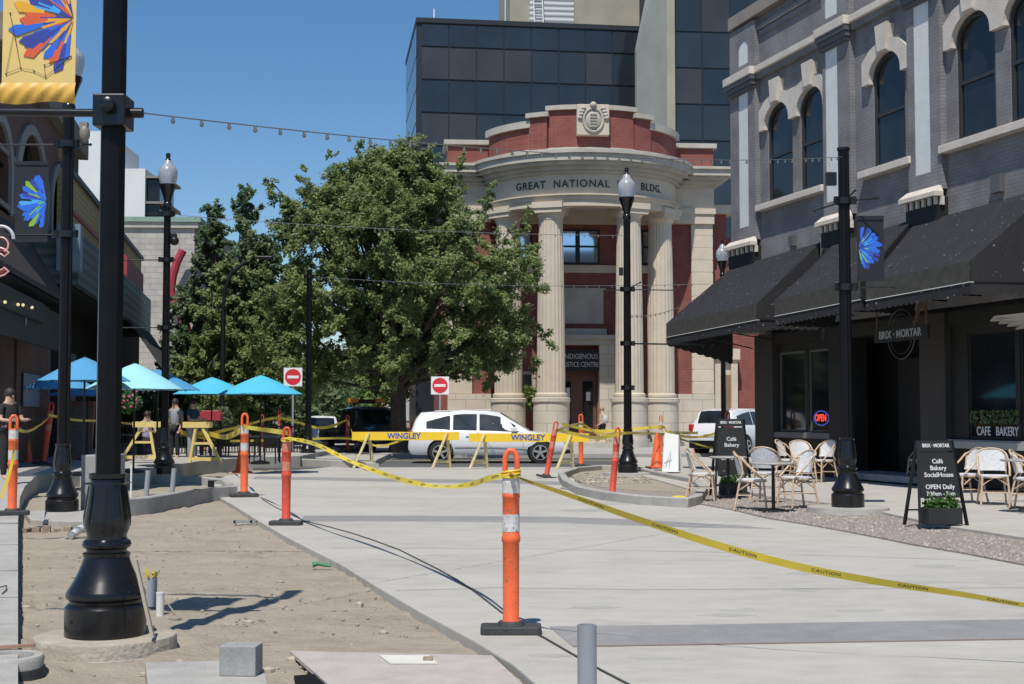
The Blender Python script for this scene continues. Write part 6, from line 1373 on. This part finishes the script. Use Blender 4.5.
# ------------------------------------------------------------------ people
def skinned(name, verts, edges, radii, mat, parent, sub=1):
    me = bpy.data.meshes.new(name); me.from_pydata(verts, edges, []); me.materials.append(mat); o = bpy.data.objects.new(name, me); C.collection.objects.link(o); o.parent = parent
    sk = o.modifiers.new('skin', 'SKIN'); sk.use_smooth_shade = True
    for i, r in enumerate(radii): d = me.skin_vertices[0].data[i]; d.radius = (r, r) if not isinstance(r, tuple) else r
    me.skin_vertices[0].data[0].use_root = True
    sb = o.modifiers.new('sub', 'SUBSURF'); sb.levels = sub; sb.render_levels = sub; return o
def person(label, loc, rz, top, legs_, hair, pose='stand', bag=False, scale=1.0, shorts=False):
    t = thing('person', label, 'person', loc, rz); t.scale = (scale,)*3
    J = dict(pel=(0, 0, .95), chest=(0, .0, 1.25), neck=(0, 0, 1.45), head0=(0, -.01, 1.52), head=(0, -.02, 1.62), ht=(0, -.01, 1.72))
    for s, k in ((-1, 'l'), (1, 'r')):
        J[k+'hip'] = (s*.09, 0, .9); J[k+'kn'] = (s*.1, -.02, .5); J[k+'an'] = (s*.1, .0, .08); J[k+'toe'] = (s*.11, -.16, .03)
        J[k+'sh'] = (s*.18, 0, 1.4); J[k+'el'] = (s*.23, .03, 1.13); J[k+'wr'] = (s*.22, -.08, .9); J[k+'hd'] = (s*.21, -.12, .82)
    if pose == 'walk': J.update(lkn=(-.09, -.15, .52), lan=(-.09, -.28, .1), ltoe=(-.09, -.44, .06), rkn=(.09, .02, .5), ran=(.09, .3, .13), rtoe=(.09, .22, .02), lel=(-.22, .1, 1.14), rwr=(.2, -.2, .98), rhd=(.2, -.27, .95))
    if pose == 'serve': J.update(rel=(.22, -.08, 1.15), rwr=(.18, -.3, 1.15), rhd=(.16, -.38, 1.16), lel=(-.22, -.08, 1.15), lwr=(-.16, -.3, 1.14), lhd=(-.12, -.38, 1.15))
    if pose == 'sit':
        for k in list(J): x, y, z = J[k]; J[k] = (x, y, z-.42)
        for s, k in ((-1, 'l'), (1, 'r')): J[k+'hip'] = (s*.1, -.02, .5); J[k+'kn'] = (s*.13, -.45, .5); J[k+'an'] = (s*.13, -.42, .08); J[k+'toe'] = (s*.13, -.58, .03); J[k+'wr'] = (s*.12, -.35, .76); J[k+'hd'] = (s*.06, -.42, .77); J[k+'el'] = (s*.24, -.1, .74)
    keys = list(J); E_ = [('pel', 'chest'), ('chest', 'neck'), ('neck', 'head0'), ('head0', 'head'), ('head', 'ht')]
    for k in 'lr': E_ += [('pel', k+'hip'), (k+'hip', k+'kn'), (k+'kn', k+'an'), (k+'an', k+'toe'), ('neck', k+'sh'), (k+'sh', k+'el'), (k+'el', k+'wr'), (k+'wr', k+'hd')]
    RR = dict(pel=.12, chest=.13, neck=.06, head0=.065, head=.095, ht=.06, hip=.085, kn=.058, an=.04, toe=.035, sh=.06, el=.042, wr=.03, hd=.035)
    rad = [RR.get(k, RR.get(k[1:], .05)) for k in keys]
    skinned('body', [J[k] for k in keys], [(keys.index(a), keys.index(b)) for a, b in E_], rad, skin, t, 1)
    def cl(name, ks, es, rr, mat): skinned(name, [J[k] for k in ks], [(ks.index(a), ks.index(b)) for a, b in es], rr, mat, t, 1)
    J['lsl'] = tuple(Vector(J['lsh']).lerp(Vector(J['lel']), .75)); J['rsl'] = tuple(Vector(J['rsh']).lerp(Vector(J['rel']), .75)); J['hem'] = tuple(Vector(J['pel'])+Vector((0, 0, -.04)))
    cl('shirt', ['hem', 'chest', 'neck', 'lsh', 'rsh', 'lsl', 'rsl'], [('hem', 'chest'), ('chest', 'neck'), ('neck', 'lsh'), ('neck', 'rsh'), ('lsh', 'lsl'), ('rsh', 'rsl')], [.145, .155, .075, .075, .075, .06, .06], clothm[top])
    J['lls'] = tuple(Vector(J['lhip']).lerp(Vector(J['lkn']), .7)); J['rls'] = tuple(Vector(J['rhip']).lerp(Vector(J['rkn']), .7))
    if shorts: cl('shorts', ['pel', 'lhip', 'rhip', 'lls', 'rls'], [('pel', 'lhip'), ('pel', 'rhip'), ('lhip', 'lls'), ('rhip', 'rls')], [.135, .1, .1, .09, .09], clothm[legs_])
    else: cl('trousers', ['pel', 'lhip', 'rhip', 'lkn', 'rkn', 'lan', 'ran'], [('pel', 'lhip'), ('pel', 'rhip'), ('lhip', 'lkn'), ('rhip', 'rkn'), ('lkn', 'lan'), ('rkn', 'ran')], [.135, .1, .1, .075, .075, .06, .06], clothm[legs_])
    h = Vector(J['head']); MB().sphere((h.x, h.y+.02, h.z+.04), .112, 8, 0, (.9, 1.05, 1.0)).build('hair', hair, t)
    f = MB().sphere((h.x-.035, h.y-.095, h.z+.0), .012, 4).sphere((h.x+.035, h.y-.095, h.z+.0), .012, 4).box(h.x-.025, h.x+.025, h.y-.1, h.y-.09, h.z-.055, h.z-.045); f.build('face_features', hairm, t)
    MB().sphere((h.x, h.y-.105, h.z-.02), .016, 5, 0, (.8, 1, 1.3)).build('nose', skin, t)
    fg = MB()
    for k in 'lr':
        hd = Vector(J[k+'hd']); d = (hd-Vector(J[k+'wr'])).normalized(); sd = d.cross(Vector((0, 1, 0))).normalized() if abs(d.y) < .9 else Vector((1, 0, 0))
        for i in range(4): b = hd+sd*(.018*(i-1.5)); fg.tube([b, b+d*(.05-.008*abs(i-1.5)), b+d*.07+Vector((0, -.02, -.01))], .009, 5)
        fg.tube([hd-d*.03+sd*.03, hd+sd*.055], .01, 5)
    fg.build('fingers', skin, t)
    if bag: MB().sphere((.2, .08, 1.2), .15, 7, 0, (.6, .9, 1.3)).build('bag', clothm['pale'], t)
    return t
person('person in beige top and dark shorts walking past the bank door, pale bag on shoulder', AT(602, 449, 60)-Vector((0, 0, 0)), R(-75), 'beige', 'dark', hairb, 'walk', True, 1.0, True).location.z = .15
person('seated person in lavender shirt under the pale cyan umbrella', (AT(147, 430, 39.5).x, 39.5, .3), R(20), 'lavender', 'dark', hairm, 'sit')
person('standing person in navy shirt beside the red box', (AT(192, 430, 40).x, 40, .25), R(60), 'navy', 'grey', hairm, 'serve')
person('standing person in pale grey shirt behind the acorn lamp', (AT(175, 430, 40.5).x, 40.5, .25), R(-20), 'grey', 'dark', hairm, 'stand')
person('person in black shirt leaning forward at the left edge', (AT(9, 430, 26).x, 26, .3), R(50), 'black', 'black', hairm, 'serve', scale=.98)
# chair and table for the seated one
stl = thing('patio_chair', 'dark metal patio chair under the seated person in lavender', 'chair', (AT(147, 430, 39.5).x, 39.5, .3), R(20)); MB().box(-.22, .22, -.2, .25, .38, .42).build('seat', blackd, stl, smooth=0); MB().box(-.22, .22, .23, .27, .42, .85).build('backrest', blackd, stl, smooth=0)
for x in (-.2, .2):
    for y_ in (-.18, .23): MB().bar((x, y_, 0), (x, y_, .4), .03, .03).build('leg', blackd, stl, smooth=0)
for k, (px, Y, lab) in enumerate([(120, 41, 'dark patio table left of the seated person'), (180, 41, 'dark patio table in front of the standing pair'), (235, 41, 'dark patio table under the cyan umbrella'), (265, 37.5, 'dark patio table under the brightest umbrella')]):
    t = thing('patio_table', lab, 'table', (AT(px, 430, Y).x, Y, .22), 0, 'dark patio tables'); MB().box(-.4, .4, -.4, .4, .7, .74).build('tabletop', M('patio top %d' % k, (.12, .12, .13), .5), t, smooth=0)
    for x in (-.35, .35):
        for y_ in (-.35, .35): MB().bar((x, y_, 0), (x, y_, .7), .03, .03).build('leg', blackd, t, smooth=0)
for k, (px, Y) in enumerate([(108, 42), (163, 42), (197, 42), (219, 42), (250, 42), (272, 39)]):
    lab = ['dark patio chair nearest the chalk menu board', 'dark patio chair just left of the acorn lamp', 'dark patio chair by the navy shirted person', 'dark patio chair below the red box', 'dark patio chair behind the banded delineator', 'dark patio chair at the right end of the railing'][k]
    c = dup(stl, (AT(px, 430, Y).x, Y, .22), k*1.3, lab)
rbx = thing('red_box', 'rounded red box on a stand beside the standing pair', 'box', (AT(211, 430, 42.5).x, 42.5, .25)); m = MB().vprism([(-.33, 1.1), (.33, 1.1), (.33, 1.3), (.26, 1.42), (-.26, 1.42), (-.33, 1.3)], -.2, .2); m.build('hood', sculpt, rbx, smooth=0, bevel=.02)
MB().box(-.3, -.25, -.15, -.1, 0, 1.1).box(.25, .3, -.15, -.1, 0, 1.1).box(-.3, -.25, .1, .15, 0, 1.1).box(.25, .3, .1, .15, 0, 1.1).box(-.3, .3, -.18, .18, .3, .34).build('stand', blackd, rbx, smooth=0)
fbk = bush('flower_basket', 'hanging flower basket with pink blooms under the pale umbrella', AT(128, 402, 35), .35, .3, .3, 260, leafP, .07, 'flower basket')
pf2 = MB()
for _ in range(26): pf2.sphere((random.uniform(-.35, .35), -.3+random.uniform(-.05, .1), .3+random.uniform(-.15, .3)), .035, 3)
pf2.build('flowers', M('pink petals', (.6, .12, .25), .7), fbk)
bush('bush', 'round potted shrub behind the banded delineator', AT(222, 418, 46), .35, .35, .4, 350, leafB, .08)
